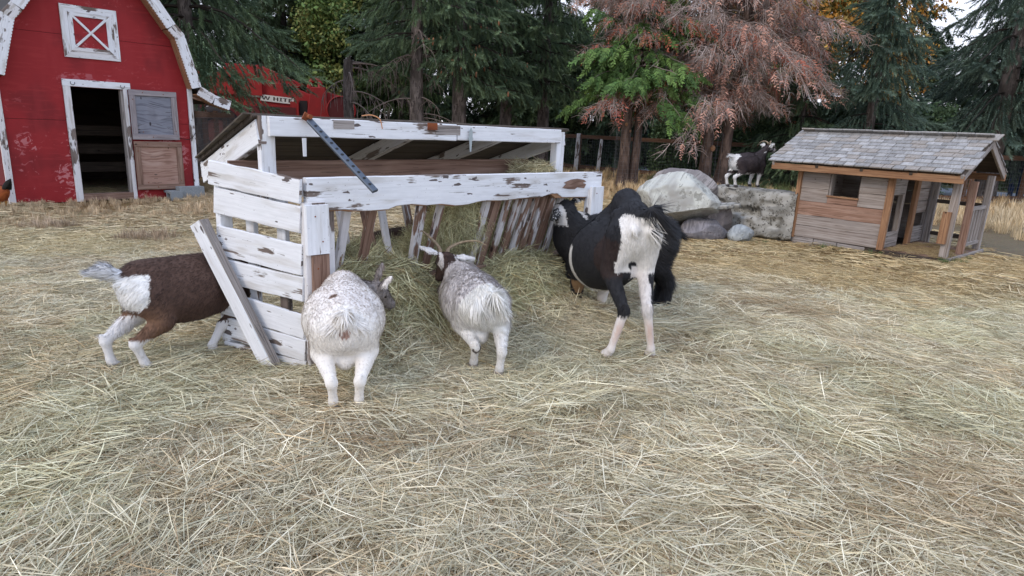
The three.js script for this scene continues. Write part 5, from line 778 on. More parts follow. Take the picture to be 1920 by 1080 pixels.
// clipped hedge and shrubs behind the fence
function hedge(label, a, b, H, T, n, cols) {
  const L = a.distanceTo(b), t = thing('hedge', label, 'hedge', [(a.x + b.x) / 2, 0, (a.z + b.z) / 2], Math.atan2(-(b.z - a.z), b.x - a.x)), r = rng(treeSeed++), list = LEAF.map(() => []);
  part('stems', mergeGeometries(Array.from({ length: 12 }, (_, i) => tube([V((i / 11 - 0.5) * L * 0.95, 0, 0), V((i / 11 - 0.5) * L * 0.95 + 0.1, H * 0.8, 0.05)], [0.035, 0.015], 5))), BARK.dark, t);
  for (let i = 0; i < n; i++) { const x = (r() - 0.5) * L, y = 0.12 + r() * H, e = fbm(x * 1.5, y * 1.5, 60, 3) * 0.35, z = (r() < 0.6 ? 0.5 : r() - 0.5) * T * (0.8 + e) * (r() < 0.5 ? 1 : 0.85), sc = 0.30 * (0.6 + r() * 0.8), c = mix3(cols[0], cols[1], Math.pow(r(), 1.5)); list[Math.floor(r() * 3)].push({ m: new THREE.Matrix4().compose(V(x, y * (0.93 + e * 0.3), z), new THREE.Quaternion().setFromEuler(new THREE.Euler(r() * 6, r() * 6, r() * 6)), V(sc, sc, sc)), c }); }
  LEAF.forEach((g, i) => inst('leaves', g, leafMat, list[i], t, true)); return t;
}
{ const F = (t, o) => V(FN.x + FN.dx * t + FN.dz * o, 0, FN.z + FN.dz * t - FN.dx * o);
  hedge('dark clipped hedge behind the fence right of the dead cedar', F(4.35, 0.75), F(11.2, 0.9), 2.3, 0.9, 4200, [[0.055, 0.10, 0.05], [0.12, 0.19, 0.08]]);
  hedge('small dark shrub behind the fence left of the dead cedar trunk', F(2.9, 0.8), F(4.3, 0.75), 1.75, 0.9, 1000, [[0.055, 0.10, 0.05], [0.12, 0.19, 0.08]]); }
// ---------------------------------------------------------------- goats: smooth-joined body field, meshed with surface nets, then haired
const cap = (a, b, ra, rb, k = 0.03) => ({ t: 0, a: V(...a), b: V(...b), ra, rb, k });
const ell = (c, r, k = 0.05, e = [0, 0, 0]) => ({ t: 1, c: V(...c), r, k, q: new THREE.Quaternion().setFromEuler(new THREE.Euler(...e)).invert() });
function meshField(prims, cell) {
  const mn = V(9, 9, 9), mx = V(-9, -9, -9);
  for (const p of prims) { const m = p.t ? Math.max(...p.r) : Math.max(p.ra, p.rb); for (const c of p.t ? [p.c] : [p.a, p.b]) { mn.min(c.clone().subScalar(m + 0.03)); mx.max(c.clone().addScalar(m + 0.03)); } }
  const nx = Math.ceil((mx.x - mn.x) / cell) + 1, ny = Math.ceil((mx.y - mn.y) / cell) + 1, nz = Math.ceil((mx.z - mn.z) / cell) + 1, F = new Float32Array(nx * ny * nz).fill(0.3), v = V(0, 0, 0), ba = V(0, 0, 0);
  const dist = (p, x, y, z) => {
    if (p.t) { v.set(x - p.c.x, y - p.c.y, z - p.c.z).applyQuaternion(p.q); const [a, b, c] = p.r, k0 = Math.hypot(v.x / a, v.y / b, v.z / c), k1 = Math.hypot(v.x / a / a, v.y / b / b, v.z / c / c); return k1 < 1e-9 ? -Math.min(a, b, c) : k0 * (k0 - 1) / k1; }
    ba.subVectors(p.b, p.a); v.set(x - p.a.x, y - p.a.y, z - p.a.z); const h = clamp(v.dot(ba) / Math.max(1e-9, ba.lengthSq())); return Math.hypot(v.x - ba.x * h, v.y - ba.y * h, v.z - ba.z * h) - lerp(p.ra, p.rb, h);
  };
  for (const p of prims) {
    const m = (p.t ? Math.max(...p.r) : Math.max(p.ra, p.rb)) + p.k + cell * 3, lo = p.t ? p.c : p.a.clone().min(p.b), hi = p.t ? p.c : p.a.clone().max(p.b);
    const i0 = Math.max(0, Math.floor((lo.x - m - mn.x) / cell)), i1 = Math.min(nx - 1, Math.ceil((hi.x + m - mn.x) / cell)), j0 = Math.max(0, Math.floor((lo.y - m - mn.y) / cell)), j1 = Math.min(ny - 1, Math.ceil((hi.y + m - mn.y) / cell)), k0 = Math.max(0, Math.floor((lo.z - m - mn.z) / cell)), k1 = Math.min(nz - 1, Math.ceil((hi.z + m - mn.z) / cell));
    for (let k = k0; k <= k1; k++) for (let j = j0; j <= j1; j++) for (let i = i0; i <= i1; i++) { const o = (k * ny + j) * nx + i, d = dist(p, mn.x + i * cell, mn.y + j * cell, mn.z + k * cell), a = F[o], h = Math.max(p.k - Math.abs(a - d), 0) / p.k; F[o] = Math.min(a, d) - h * h * p.k / 4; }
  }
  const pos = [], idx = [], id = new Int32Array(nx * ny * nz).fill(-1), off = [0, 1, nx, nx + 1, nx * ny, nx * ny + 1, nx * ny + nx, nx * ny + nx + 1], E = [[0, 1], [2, 3], [4, 5], [6, 7], [0, 2], [1, 3], [4, 6], [5, 7], [0, 4], [1, 5], [2, 6], [3, 7]];
  for (let k = 0; k < nz - 1; k++) for (let j = 0; j < ny - 1; j++) for (let i = 0; i < nx - 1; i++) {
    const o = (k * ny + j) * nx + i; let m = 0; for (let c = 0; c < 8; c++) if (F[o + off[c]] < 0) m |= 1 << c; if (m === 0 || m === 255) continue;
    let x = 0, y = 0, z = 0, n = 0; for (const [a, b] of E) { const fa = F[o + off[a]], fb = F[o + off[b]]; if ((fa < 0) === (fb < 0)) continue; const t = fa / (fa - fb); x += lerp(a & 1, b & 1, t); y += lerp((a >> 1) & 1, (b >> 1) & 1, t); z += lerp(a >> 2, b >> 2, t); n++; }
    id[o] = pos.length / 3; pos.push(mn.x + (i + x / n) * cell, mn.y + (j + y / n) * cell, mn.z + (k + z / n) * cell);
  }
  for (let k = 1; k < nz - 1; k++) for (let j = 1; j < ny - 1; j++) for (let i = 1; i < nx - 1; i++) {
    const o = (k * ny + j) * nx + i, f = F[o] < 0;
    const quad = (a, b, c, d, flip) => { if (a < 0 || b < 0 || c < 0 || d < 0) return; flip ? idx.push(a, b, c, a, c, d) : idx.push(a, c, b, a, d, c); };
    if (f !== F[o + 1] < 0) quad(id[o], id[o - nx], id[o - nx - nx * ny], id[o - nx * ny], f);
    if (f !== F[o + nx] < 0) quad(id[o], id[o - nx * ny], id[o - nx * ny - 1], id[o - 1], f);
    if (f !== F[o + nx * ny] < 0) quad(id[o], id[o - 1], id[o - 1 - nx], id[o - nx], f);
  }
  const g = new THREE.BufferGeometry(); g.setAttribute('position', new THREE.Float32BufferAttribute(pos, 3)); g.setIndex(idx); g.computeVertexNormals(); return g;
}
const HAIR = [0, 1].map(s => { const pos = [], col = []; for (const [x, c] of [[-0.55, 0.9], [0.0, 1.08], [0.5, 0.95]]) { pos.push(x * 0.09 - 0.035, 0, 0, x * 0.09 + 0.035, 0, 0, x * 0.09 + (s ? 0.05 : -0.04), 1, 0.12); for (let k = 0; k < 3; k++) col.push(c, c, c); } return geoFrom(pos, null, col); });
const hairMat = stdm({ vertexColors: true, roughness: 0.8 }), coatMat = stdm({ vertexColors: true, roughness: 0.85 });
function goat(name, label, at, f, prims, o) {
  const yaw = Math.atan2(f[0], f[1]), t = thing(name, label, 'goat', at, yaw), g = meshField(prims, o.cell || 0.0105), p = g.attributes.position, n = g.attributes.normal, col = new Float32Array(p.count * 3), P = V(0, 0, 0), N = V(0, 0, 0), r = rng(o.s || 9);
  for (let i = 0; i < p.count; i++) { P.fromBufferAttribute(p, i); N.fromBufferAttribute(n, i); const c = o.col(P, N, 0.5); col.set(c, i * 3); }
  g.setAttribute('color', new THREE.BufferAttribute(col, 3)); part('body', g, coatMat, t);
  // hair
  const ix = g.index.array, A = V(0, 0, 0), B = V(0, 0, 0), C = V(0, 0, 0), lists = [[], []], cum = []; let tot = 0; for (let i = 0; i < ix.length; i += 3) { A.fromBufferAttribute(p, ix[i]); B.fromBufferAttribute(p, ix[i + 1]); C.fromBufferAttribute(p, ix[i + 2]); tot += B.sub(A).cross(C.sub(A)).length() / 2; cum.push(tot); }
  const num = o.hairs || 15000;
  for (let h = 0; h < num; h++) {
    const q = r() * tot; let lo = 0, hi = cum.length - 1; while (lo < hi) { const m = (lo + hi) >> 1; cum[m] < q ? lo = m + 1 : hi = m; }
    let u = r(), v = r(); if (u + v > 1) { u = 1 - u; v = 1 - v; } const a = ix[lo * 3], b = ix[lo * 3 + 1], c = ix[lo * 3 + 2];
    P.set(0, 0, 0).addScaledVector(A.fromBufferAttribute(p, a), 1 - u - v).addScaledVector(B.fromBufferAttribute(p, b), u).addScaledVector(C.fromBufferAttribute(p, c), v); N.fromBufferAttribute(n, a);
    const len = o.len(P, N, r) ; if (len <= 0) continue;
    const fl = o.flow ? o.flow(P, N) : V(0, -0.55 - (P.y < (o.legY || 0.2) ? 3 : 0), -1); fl.add(V((r() - 0.5) * 0.5, (r() - 0.5) * 0.5, (r() - 0.5) * 0.5)); fl.addScaledVector(N, -fl.dot(N)).normalize();
    const lift = 0.12 + r() * 0.22, Y = fl.clone().multiplyScalar(Math.cos(lift)).addScaledVector(N, Math.sin(lift)), X = Y.clone().cross(N).normalize(), Zv = X.clone().cross(Y), cc = o.col(P, N, r()), w = (o.wide || 0.034) * (0.7 + r() * 0.6);
    const m = new THREE.Matrix4().makeBasis(X.multiplyScalar(w), Y.multiplyScalar(len), Zv.multiplyScalar(len)); m.setPosition(P.x - N.x * 0.002, P.y - N.y * 0.002, P.z - N.z * 0.002); lists[h & 1].push({ m, c: (kq => cc.map(q2 => q2 * kq))(0.82 + r() * 0.34) });
  }
  HAIR.forEach((hg, i) => inst('coat', hg, hairMat, lists[i], t, true));
  return t;
}
function headPrims(p, dir, up, s = 1, o = {}) {      // p = poll; dir = towards the muzzle
  const d = V(...dir).normalize(), u = V(...up); u.addScaledVector(d, -u.dot(d)).normalize(); const sd = u.clone().cross(d), P = V(...p), at = (a, b, c) => P.clone().addScaledVector(sd, a * s).addScaledVector(u, b * s).addScaledVector(d, c * s).toArray(), L = [];
  L.push(ell(at(0, 0, 0.02), [0.058 * s, 0.060 * s, 0.07 * s], 0.03), cap(at(0, 0.005, 0.04), at(0, -0.012, 0.15), 0.048 * s, 0.030 * s, 0.03), cap(at(0, -0.03, 0.02), at(0, -0.032, 0.145), 0.036 * s, 0.022 * s, 0.02), ell(at(0, -0.016, 0.165), [0.030 * s, 0.026 * s, 0.026 * s], 0.015));
  for (const m of [-1, 1]) { const ed = o.ears?.[m > 0 ? 1 : 0] || [m * 0.9, 0.1, -0.3], e0 = at(m * 0.045, 0.02, -0.01), ev = sd.clone().multiplyScalar(ed[0]).addScaledVector(u, ed[1]).addScaledVector(d, ed[2]).normalize(), len = (o.ear || 0.135) * s, mid = V(...e0).addScaledVector(ev, len * 0.55), tip = V(...e0).addScaledVector(ev, len);
    const side = ev.clone().cross(d).normalize().multiplyScalar(0.020 * s); L.push(cap(e0, mid.clone().add(side).toArray(), 0.012 * s, 0.012 * s, 0.01), cap(e0, mid.clone().sub(side).toArray(), 0.012 * s, 0.012 * s, 0.01), cap(mid.clone().add(side).toArray(), tip.toArray(), 0.012 * s, 0.008 * s, 0.012), cap(mid.clone().sub(side).toArray(), tip.toArray(), 0.012 * s, 0.008 * s, 0.012), cap(mid.toArray(), tip.toArray(), 0.013 * s, 0.008 * s, 0.01)); }
  return { L, at, P, d, u, sd, s };
}
function headExtras(t, h, o) {
  const eye = stdm({ color: 0x2a1c08, roughness: 0.2 }); for (const m of [-1, 1]) part('eye', new THREE.SphereGeometry(0.011 * h.s, 10, 8).translate(...h.at(m * 0.050, 0.018, 0.06)), eye, t);
  if (o.horn) { const hm = mapped((u, v) => mix3([0.40, 0.34, 0.28], [0.72, 0.65, 0.54], fbm(u * 3, v * 24, 951, 3, 3, 24)), 64, 128, {}, 0.004); for (const m of [-1, 1]) { const L = o.horn, pts = catmull([h.at(m * 0.024, 0.045, 0.02), h.at(m * 0.035, 0.045 + L * 0.35, -0.01), h.at(m * (0.05 + L * 0.35), 0.045 + L * 0.5, -L * 0.35), h.at(m * (0.06 + L * 0.75), 0.03 + L * 0.3, -L * 0.7), h.at(m * (0.06 + L * 0.95), 0.0, -L * 0.85)].map(q => V(...q)), 14); part('horn', tube(pts, pts.map((_, i) => 0.017 * h.s * (1 - i / 15.5)), 9, { vr: 4 }), hm, t); } }
}
function legs(L, up, foot, k = 0.045) { for (const [j, r] of [...up]) { for (let i = 0; i < j.length - 1; i++) L.push(cap(j[i], j[i + 1], r[i], r[i + 1], i === 0 ? k : 0.022)); const e = j[j.length - 1]; L.push(cap([e[0], e[1], e[2] - 0.004], [e[0], e[1] - 0.012, e[2] + 0.022], r[r.length - 1] * 1.12, r[r.length - 1] * 1.05, 0.008)); } }
// small goat of the pygmy build; every hind foot / fore foot can be set
function pygmy(o) {
  const L = [], w = o.w || 1, hf = o.hind || [[0.062, 0, 0.0], [-0.062, 0, 0.0]], ff = o.fore || [[0.08, 0, 0.62], [-0.08, 0, 0.62]];
  const ru = o.ru || 0; L.push(ell([0, 0.415 + ru, 0.11], [0.138 * w, 0.13, 0.13], 0.05), cap([0.088 * w, 0.49 + ru, 0.15], [0.06 * w, 0.495 + ru, 0.17], 0.03, 0.03, 0.03), cap([-0.088 * w, 0.49 + ru, 0.15], [-0.06 * w, 0.495 + ru, 0.17], 0.03, 0.03, 0.03), cap([0.05, 0.45 + ru, -0.005], [0.045, 0.47 + ru, 0.03], 0.024, 0.028, 0.025), cap([-0.05, 0.45 + ru, -0.005], [-0.045, 0.47 + ru, 0.03], 0.024, 0.028, 0.025), ell([0, o.by ?? 0.37, 0.33], [0.205 * w, o.bh ?? 0.205, 0.30], 0.07), ell([0, 0.41, 0.56], [0.135 * w, 0.165, 0.15], 0.06), cap([0, 0.50 + ru, 0.08], [0, o.wh ?? 0.535, 0.58], 0.06, 0.06, 0.06));
  for (const [i, m] of [[0, 1], [1, -1]]) { const f = hf[i], g = ff[i];
    legs(L, [[[[m * 0.075, 0.42, 0.10], [m * 0.095 + f[0] * 0.25, 0.275, 0.125 + f[2] * 0.5], [f[0] * 1.08, 0.165, f[2] * 0.8 - 0.03], [f[0], 0.055, f[2] - 0.002], [f[0], 0.022, f[2] + 0.012]], [0.090, 0.055, 0.026, 0.0205, 0.025]]]); L.push(cap([f[0] * 1.08, 0.165, f[2] * 0.8 - 0.03], [f[0] * 1.08, 0.195, f[2] * 0.8 - 0.048], 0.022, 0.013, 0.015));
    legs(L, [[[[m * 0.085, 0.37, 0.58], [m * 0.085, 0.26, 0.585], [g[0], 0.165, lerp(0.59, g[2], 0.6)], [g[0], 0.055, g[2]], [g[0], 0.022, g[2] + 0.01]], [0.075, 0.046, 0.029, 0.021, 0.024]]]); }
  return L;
}
const wob = (P, s, a) => (noise3(P.x * s + 3, P.y * s + 7, P.z * s + 11, 71) - 0.5) * a;
const gY = (x, z) => hayH(x, z) + 0.03;
// --- white goat, seen from behind
{
  const at = [-0.78, gY(-0.78, -2.82), -2.82], L = pygmy({ w: 1.05, bh: 0.195, by: 0.395 }), h = headPrims([-0.185, 0.455, 0.70], [-0.75, -0.75, 0.35], [0.1, 0.6, -0.2], 0.95, { ears: [[-0.3, 1.0, -0.25], [0.1, 1.0, -0.5]] });
  L.push(cap([0, 0.47, 0.60], [-0.15, 0.44, 0.70], 0.10, 0.062, 0.05), ...h.L, cap([0, 0.49, 0.015], [0, 0.515, -0.02], 0.026, 0.03, 0.03), cap([0, 0.515, -0.02], [0, 0.50, -0.045], 0.034, 0.02, 0.02), ell([0, 0.225, 0.15], [0.06, 0.06, 0.08], 0.03));
  const t = goat('white_goat', 'stout white goat seen from behind beside the feeder corner post', at, [-0.27, -0.96], L, { s: 3, hairs: 19000, legY: 0.26, len: (P, N, r) => P.z < 0.0 && P.y > 0.44 ? 0.055 : P.y < 0.2 ? 0.008 : P.y < 0.3 ? 0.014 : 0.021, flow: (P, N) => P.z < 0.01 && P.y > 0.44 ? V(P.x * 14, -0.7, -0.3) : V(0, P.y < 0.3 ? -3 : -0.7, -0.8),
    col: (P, N, k) => { if (P.x < -0.09 && P.z > 0.62) { const c = mix3([0.20, 0.175, 0.165], [0.34, 0.30, 0.28], k); return N.dot(h.d) > 0.3 && P.y > 0.5 ? [0.5, 0.4, 0.36] : c; } let c = [0.86, 0.82, 0.77]; if (P.y > 0.36 && P.z > 0.05) { const d = smooth(0.42, 0.6, P.y + wob(P, 9, 0.2)); if (k > 1 - 0.13 * d) c = [0.58, 0.52, 0.48]; else c = mix3(c, [0.76, 0.69, 0.65], d * 0.5); } const sp = Math.hypot(P.x + 0.005 - 0.045, P.y - 0.545, P.z - 0.16); if (sp < 0.035) c = [0.30, 0.20, 0.15]; const an = Math.hypot(P.x, P.y - 0.425, (P.z - 0.0) * 0.6); if (an < 0.03 && N.z < -0.4) c = [0.42, 0.27, 0.22]; if (P.y < 0.034) c = [0.34, 0.30, 0.26]; else if (P.y < 0.15 && k > 0.8) c = [0.62, 0.54, 0.46]; return c; } });
  headExtras(t, h, {}); t.scale.set(0.97, 0.935, 0.97);
}
// --- grey roan goat with horns
{
  const at = [-0.13, gY(-0.13, -3.39), -3.39], L = pygmy({ w: 0.95, bh: 0.195, by: 0.37, wh: 0.47, hind: [[0.05, 0, 0.09], [-0.065, 0, -0.06]] }), h = headPrims([0.09, 0.585, 0.69], [0.22, -0.90, 0.36], [0.0, 0.35, 0.93], 0.98, { ear: 0.15, ears: [[-0.95, -0.05, -0.12], [0.95, 0.1, -0.15]] });
  L.push(cap([0, 0.44, 0.58], [0.08, 0.56, 0.67], 0.10, 0.058, 0.05), ...h.L, cap([0, 0.49, 0.02], [-0.03, 0.50, -0.03], 0.03, 0.03, 0.03), cap([-0.03, 0.50, -0.03], [-0.075, 0.43, -0.05], 0.03, 0.014, 0.02), ell([0, 0.20, 0.16], [0.055, 0.06, 0.08], 0.03));
  const t = goat('roan_goat', 'grey roan goat with curved horns and dark head reaching into the feeder', at, [-0.33, -0.944], L, { s: 5, hairs: 22000, wide: 0.030, legY: 0.2, len: (P, N, r) => P.z < 0.01 && P.y > 0.42 && Math.abs(P.x) < 0.1 ? 0.10 : P.y < 0.2 ? 0.012 : P.z > 0.66 ? 0.014 : P.y < 0.27 ? 0.024 : 0.036, flow: (P, N) => P.z < 0.02 && P.y > 0.40 ? V(-0.25, -1.0, -0.25) : V(0, -0.9, -0.75),
    col: (P, N, k) => { const hd = V(P.x - 0.09, P.y - 0.585, P.z - 0.69); if (hd.length() < 0.24 && P.y > 0.36 && (P.y > 0.535 || P.z > 0.69 || P.x > 0.11) && P.z > 0.6) { const a = hd.dot(h.sd), b = hd.dot(h.d); if (Math.abs(a) > 0.066) return mix3([0.70, 0.68, 0.66], [0.80, 0.78, 0.77], k); if (Math.abs(a) > 0.036 && Math.abs(a) < 0.055 && b < 0.05 && hd.dot(h.u) < 0.03) return [0.70, 0.66, 0.63]; return mix3([0.035, 0.022, 0.018], [0.09, 0.05, 0.038], k); }
      const rump = P.z < 0.06 + wob(P, 10, 0.06) && P.y > 0.26 && P.x > -0.13; if (rump) return Math.hypot(P.x, P.y - 0.39) < 0.02 && N.z < -0.5 ? [0.45, 0.36, 0.33] : [0.83, 0.81, 0.76]; if (P.y < 0.2) { if (Math.hypot(P.x - 0.05, P.y - 0.155) < 0.03 && P.z > 0.02 && P.z < 0.15) return [0.10, 0.08, 0.07]; return P.y < 0.034 ? [0.34, 0.30, 0.27] : k > 0.85 ? [0.60, 0.54, 0.48] : [0.76, 0.74, 0.71]; }
      const d = smooth(0.25, 0.5, P.y + wob(P, 7, 0.25)); if (k > 1 - 0.22 * d - 0.04) return [0.34, 0.29, 0.28]; return mix3([0.80, 0.78, 0.75], [0.70, 0.66, 0.64], d); } });
  headExtras(t, h, { horn: 0.19 }); t.scale.set(0.97, 0.925, 0.97);
}
// --- brown goat behind the end panel
{
  const at = [-2.09, gY(-2.09, -3.25) - 0.025, -3.25], L = pygmy({ w: 0.86, ru: 0.035, by: 0.40, bh: 0.185, hind: [[0.06, 0, -0.075], [-0.085, 0, 0.045]], fore: [[0.06, 0, 0.56], [-0.06, 0, 0.42]] }), h = headPrims([0.03, 0.46, 0.92], [0, -0.8, 0.5], [0, 0.5, 0.6], 0.95);
  L.push(cap([0, 0.49, 0.62], [0.03, 0.46, 0.86], 0.10, 0.06, 0.05), ...h.L, cap([0, 0.52, 0.0], [0.005, 0.565, -0.07], 0.034, 0.034, 0.03), cap([0.005, 0.565, -0.07], [0.015, 0.565, -0.135], 0.036, 0.016, 0.02));
  const t = goat('brown_goat', 'dark brown goat with white rump and raised tail left of the feeder', at, [0.66, -0.75], L, { s: 7, hairs: 20000, wide: 0.03, legY: 0.28, len: (P, N, r) => P.z < 0.0 && P.y > 0.5 ? 0.05 : P.y < 0.2 ? 0.010 : P.z < 0.06 ? 0.034 : 0.024, flow: (P, N) => P.z < 0.0 && P.y > 0.5 ? V(0.0, 0.05, -1) : V(0, P.y < 0.3 ? -2.5 : -0.6, -0.8),
    col: (P, N, k) => { if (P.z < -0.0 && P.y > 0.52) return N.y > 0.35 && P.z < -0.01 && k > 0.55 ? mix3([0.10, 0.10, 0.11], [0.3, 0.3, 0.32], k) : [0.74, 0.74, 0.75]; const w = wob(P, 11, 0.05); if (P.z < 0.015 + w + 0.085 * smooth(0.30, 0.46, P.y) && P.y > 0.31 && P.y < 0.53 + w) return [0.84, 0.83, 0.81]; const far = P.x > 0.02; if (P.y < (P.z > 0.3 ? 0.19 : far ? 0.29 : 0.20) + w) return P.y < 0.035 ? [0.30, 0.28, 0.27] : [0.76, 0.74, 0.73]; const th = smooth(0.42, 0.30, P.y) * smooth(0.22, 0.1, P.z); return mix3(mix3([0.052, 0.028, 0.021], [0.115, 0.062, 0.044], k), [0.20, 0.105, 0.06], th * 0.7); } });
  headExtras(t, h, {});
}
// --- tall black and white goat, kneeling on its forelegs
{
  const at = [0.765, gY(0.765, -3.78), -3.78], L = [];
  L.push(ell([0, 0.80, 0.13], [0.135, 0.165, 0.15], 0.06), cap([0, 0.90, 0.06], [0, 0.955, 0.30], 0.055, 0.07, 0.06), cap([0, 0.95, 0.30], [0, 0.66, 0.86], 0.075, 0.085, 0.08), cap([-0.10, 0.885, 0.17], [0.10, 0.885, 0.17], 0.042, 0.042, 0.035), ell([0.045, 0.57, 0.50], [0.24, 0.245, 0.40], 0.10, [0.38, 0, 0]), ell([0, 0.50, 0.84], [0.15, 0.20, 0.17], 0.08));
  legs(L, [[[[0.085, 0.77, 0.10], [0.125, 0.53, 0.14], [0.075, 0.325, -0.035], [0.135, 0.07, -0.02], [0.15, 0.03, 0.01]], [0.092, 0.058, 0.032, 0.0225, 0.030]], [[[-0.085, 0.77, 0.10], [-0.105, 0.54, 0.14], [-0.075, 0.325, -0.035], [-0.130, 0.07, -0.02], [-0.14, 0.03, 0.01]], [0.092, 0.056, 0.031, 0.022, 0.030]]], 0, 0.05);
  legs(L, [[[[0.11, 0.46, 0.84], [0.11, 0.28, 0.92], [0.10, 0.055, 1.0], [0.07, 0.06, 0.90], [0.05, 0.05, 0.82]], [0.085, 0.055, 0.042, 0.030, 0.036]], [[[-0.11, 0.46, 0.84], [-0.11, 0.28, 0.9], [-0.10, 0.15, 0.95], [-0.10, 0.06, 0.96], [-0.10, 0.03, 0.97]], [0.085, 0.05, 0.036, 0.028, 0.032]]], 0, 0.05);
  for (const m of [1, -1]) L.push(cap([m * 0.075, 0.325, -0.035], [m * 0.078, 0.37, -0.062], 0.027, 0.015, 0.02), cap([m * 0.05, 0.82, -0.02], [m * 0.045, 0.84, 0.03], 0.028, 0.03, 0.03));
  const h = headPrims([-0.16, 0.40, 1.16], [-0.4, -0.7, 0.4], [0, 0.6, 0.3], 1.15); L.push(cap([0, 0.58, 0.90], [-0.13, 0.43, 1.10], 0.12, 0.08, 0.06), ...h.L, cap([0, 0.905, 0.0], [-0.06, 0.945, -0.055], 0.034, 0.036, 0.03), cap([-0.06, 0.945, -0.055], [-0.125, 0.84, -0.07], 0.036, 0.018, 0.02), cap([0.02, 0.53, 0.16], [0.02, 0.47, 0.2], 0.06, 0.04, 0.05));
  const t = goat('black_goat', 'tall black goat with white rump standing on long pale hind legs', at, [-0.17, -0.985], L, { s: 11, cell: 0.012, hairs: 22000, wide: 0.03, legY: 0.4, len: (P, N, r) => P.z < 0.0 && P.y > 0.8 && P.x < -0.02 ? 0.13 : P.y < 0.3 ? 0.009 : P.z < 0.08 ? 0.028 : 0.018, flow: (P, N) => P.z < 0.0 && P.y > 0.8 && P.x < -0.02 ? V(-0.8, -0.8, -0.1) : V(0, P.y < 0.7 ? -2.2 : -0.8, -0.6),
    col: (P, N, k) => { const w = wob(P, 9, 0.05); const blk = mix3([0.006, 0.006, 0.008], [0.02, 0.02, 0.024], k); if (P.z < 0.01 && P.y > 0.80 && P.x < -0.03 && (P.x < -0.05 || P.y > 0.92)) return blk;
      if (P.z > 0.6 && P.y < 0.30) return P.x < 0 || P.z < 0.9 ? (P.z < 0.9 && P.x > 0 ? [0.24, 0.15, 0.08] : [0.72, 0.68, 0.64]) : blk; // forelegs
      if (P.z < 0.3 && P.y < 0.30 + w) return P.y < 0.03 ? [0.28, 0.24, 0.21] : mix3([0.76, 0.71, 0.67], [0.62, 0.44, 0.36], smooth(0.05, 0.18, P.y + w * 2) * smooth(0.30, 0.2, P.y) * (N.z < -0.3 && Math.abs(N.x) < 0.7 ? 0.8 : 0.15));
      if (P.z < 0.10 + w && P.y > 0.54 && P.y < 0.915 + w && N.z < 0.1 && P.x < 0.125 + w * 0.4) return [0.80, 0.77, 0.73];
      if (P.y > 0.28 && P.y < 0.58 && P.z < 0.12 && P.x < 0 && P.x > -0.1 + w && N.z < 0.2) return [0.70, 0.66, 0.63];
      if (P.z < 0.2 + w * 2 && P.y > 0.5 + w * 2 && P.y < 0.78 + w * 3 && P.x > 0.06) return mix3([0.016, 0.009, 0.008], [0.035, 0.019, 0.016], k);
      // white line round the belly
      const br = P.x * 0.9 - (P.y - 0.50) * 0.9; if (P.z > 0.52 + w * 2 && P.z < 0.68 + w * 2 && P.x > 0.12 && P.y < 0.62 && P.y > 0.22) return [0.78, 0.76, 0.73]; if (P.y < 0.34 + w && P.z > 0.25 && P.z < 0.75 && N.y < -0.35) return [0.72, 0.69, 0.66]; return blk; } });
  headExtras(t, h, {});
}
// --- black goat standing side-on behind it
{
  const s = 1.26, at = [1.22, gY(1.25, -5.1), -5.10], L = [];
  L.push(ell([0, 0.55, 0.06], [0.15, 0.16, 0.16], 0.06), ell([0, 0.49, 0.38], [0.215, 0.225, 0.38], 0.09), ell([0, 0.53, 0.72], [0.155, 0.20, 0.18], 0.08), cap([0, 0.64, 0.0], [0, 0.675, 0.7], 0.07, 0.07, 0.07));
  for (const m of [1, -1]) { legs(L, [[[[m * 0.08, 0.52, 0.05], [m * 0.1, 0.35, 0.08], [m * 0.075, 0.20, -0.05], [m * 0.075, 0.06, -0.03], [m * 0.075, 0.025, -0.01]], [0.12, 0.085, 0.042, 0.034, 0.036]]]); legs(L, [[[[m * 0.1, 0.46, 0.74], [m * 0.1, 0.32, 0.76], [m * 0.09, 0.19, 0.80 - (m < 0 ? 0.12 : 0)], [m * 0.09, 0.06, 0.80 - (m < 0 ? 0.12 : 0)], [m * 0.09, 0.025, 0.81 - (m < 0 ? 0.12 : 0)]], [0.095, 0.065, 0.044, 0.036, 0.038]]]); }
  const h = headPrims([0.05, 0.795, 0.84], [-0.85, -0.45, 0.40], [0.2, 0.9, 0.1], 1.12, { ear: 0.16, ears: [[-0.95, 0.35, -0.25], [0.95, -0.42, -0.1]] }); L.push(cap([0, 0.58, 0.78], [0.05, 0.76, 0.87], 0.14, 0.085, 0.07), ...h.L, cap([0, 0.63, -0.08], [0, 0.58, -0.15], 0.035, 0.02, 0.03));
  const t = goat('black_goat', 'shaggy black goat standing sideways with its head under the feeder beam', at, [-0.985, 0.17], L, { s: 13, cell: 0.0115, hairs: 20000, wide: 0.032, legY: 0.25, len: (P, N, r) => P.z < 0.1 ? 0.075 : P.y < 0.2 ? 0.03 : P.z > 0.85 ? 0.018 : 0.034,
    col: (P, N, k) => { const hd = V(P.x - 0.05, P.y - 0.795, P.z - 0.84), a = hd.dot(h.sd), b = hd.dot(h.d); if (P.y > 0.66 && P.z > 0.7 && Math.abs(a) > 0.075) return Math.abs(a) < 0.11 || k > 0.6 ? [0.70, 0.68, 0.66] : [0.03, 0.03, 0.03]; return mix3([0.006, 0.006, 0.008], [0.022, 0.022, 0.026], k); } });
  headExtras(t, h, {});
}
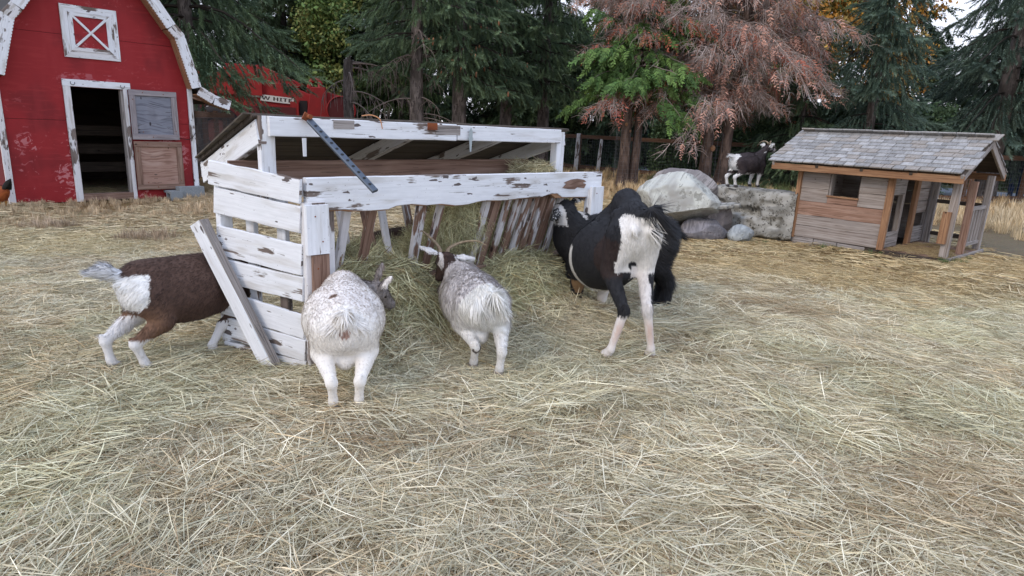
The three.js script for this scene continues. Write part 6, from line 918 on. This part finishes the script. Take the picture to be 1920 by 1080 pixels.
// --- goat on the concrete wall
{
  const at = [3.14, 0.712, -9.37], L = pygmy({ w: 0.95, by: 0.40, bh: 0.19, hind: [[0.075, 0, -0.02], [-0.075, 0, 0.03]], fore: [[0.075, 0, 0.52], [-0.075, 0, 0.56]] }), h = headPrims([-0.03, 0.70, 0.74], [-0.15, -0.25, 1], [0, 1, 0.2], 0.92, { ears: [[-1, 0.25, 0.0], [1, 0.25, -0.1]] });
  L.push(cap([0, 0.50, 0.58], [-0.02, 0.66, 0.71], 0.10, 0.058, 0.06), ...h.L, cap([0, 0.52, 0.0], [0.02, 0.535, -0.10], 0.034, 0.020, 0.03));
  const t = goat('brown_goat', 'small dark goat with white legs standing on the concrete wall', at, [0.90, -0.43], L, { s: 17, cell: 0.013, hairs: 9000, wide: 0.05, legY: 0.26, len: (P, N, r) => P.z < 0.0 && P.y > 0.48 ? 0.06 : P.y < 0.24 ? 0.02 : 0.04,
    col: (P, N, k) => { const w = wob(P, 10, 0.05), hd = V(P.x + 0.03, P.y - 0.70, P.z - 0.74), a = hd.dot(h.sd); if (P.y > 0.6 && P.z > 0.62) { if (Math.abs(a) > 0.06) return [0.78, 0.77, 0.75]; if (hd.dot(h.d) > 0.12 || (Math.abs(a) > 0.034 && hd.dot(h.d) > 0.03)) return [0.55, 0.50, 0.47]; } if (P.z < 0.0 && P.y > 0.49) return [0.76, 0.75, 0.74]; if (P.z < 0.07 + w && N.z < 0.2 && P.y > 0.27 && P.x > -0.09) return [0.80, 0.79, 0.77]; if (P.y < 0.235 + w) return P.y < 0.035 ? [0.12, 0.11, 0.11] : [0.76, 0.74, 0.72]; return mix3([0.028, 0.020, 0.022], [0.085, 0.062, 0.062], k); } });
  t.scale.setScalar(0.82); headExtras(t, h, { horn: 0.13 });
}
// --- brown goat on the far side of the feeder
{
  const at = [-1.16, 0.012, -4.62], L = pygmy({ w: 0.9, by: 0.39 }), h = headPrims([0.0, 0.56, 0.80], [-0.35, -0.7, 0.35], [0, 0.6, 0.4], 0.95, { ears: [[-0.9, 0.35, -0.2], [0.9, 0.35, -0.2]] });
  L.push(cap([0, 0.49, 0.60], [0.0, 0.53, 0.76], 0.10, 0.06, 0.05), ...h.L, cap([0, 0.50, 0.0], [0, 0.45, -0.05], 0.03, 0.016, 0.03));
  const t = goat('brown_goat', 'brown goat half hidden behind the feeder slats', at, [0.80, -0.60], L, { s: 19, cell: 0.013, hairs: 8000, wide: 0.045, len: () => 0.035, col: (P, N, k) => P.y < 0.18 ? [0.6, 0.56, 0.52] : mix3([0.075, 0.042, 0.032], [0.16, 0.092, 0.066], k) });
  headExtras(t, h, { horn: 0.1 });
}
renderer.render(scene, camera);
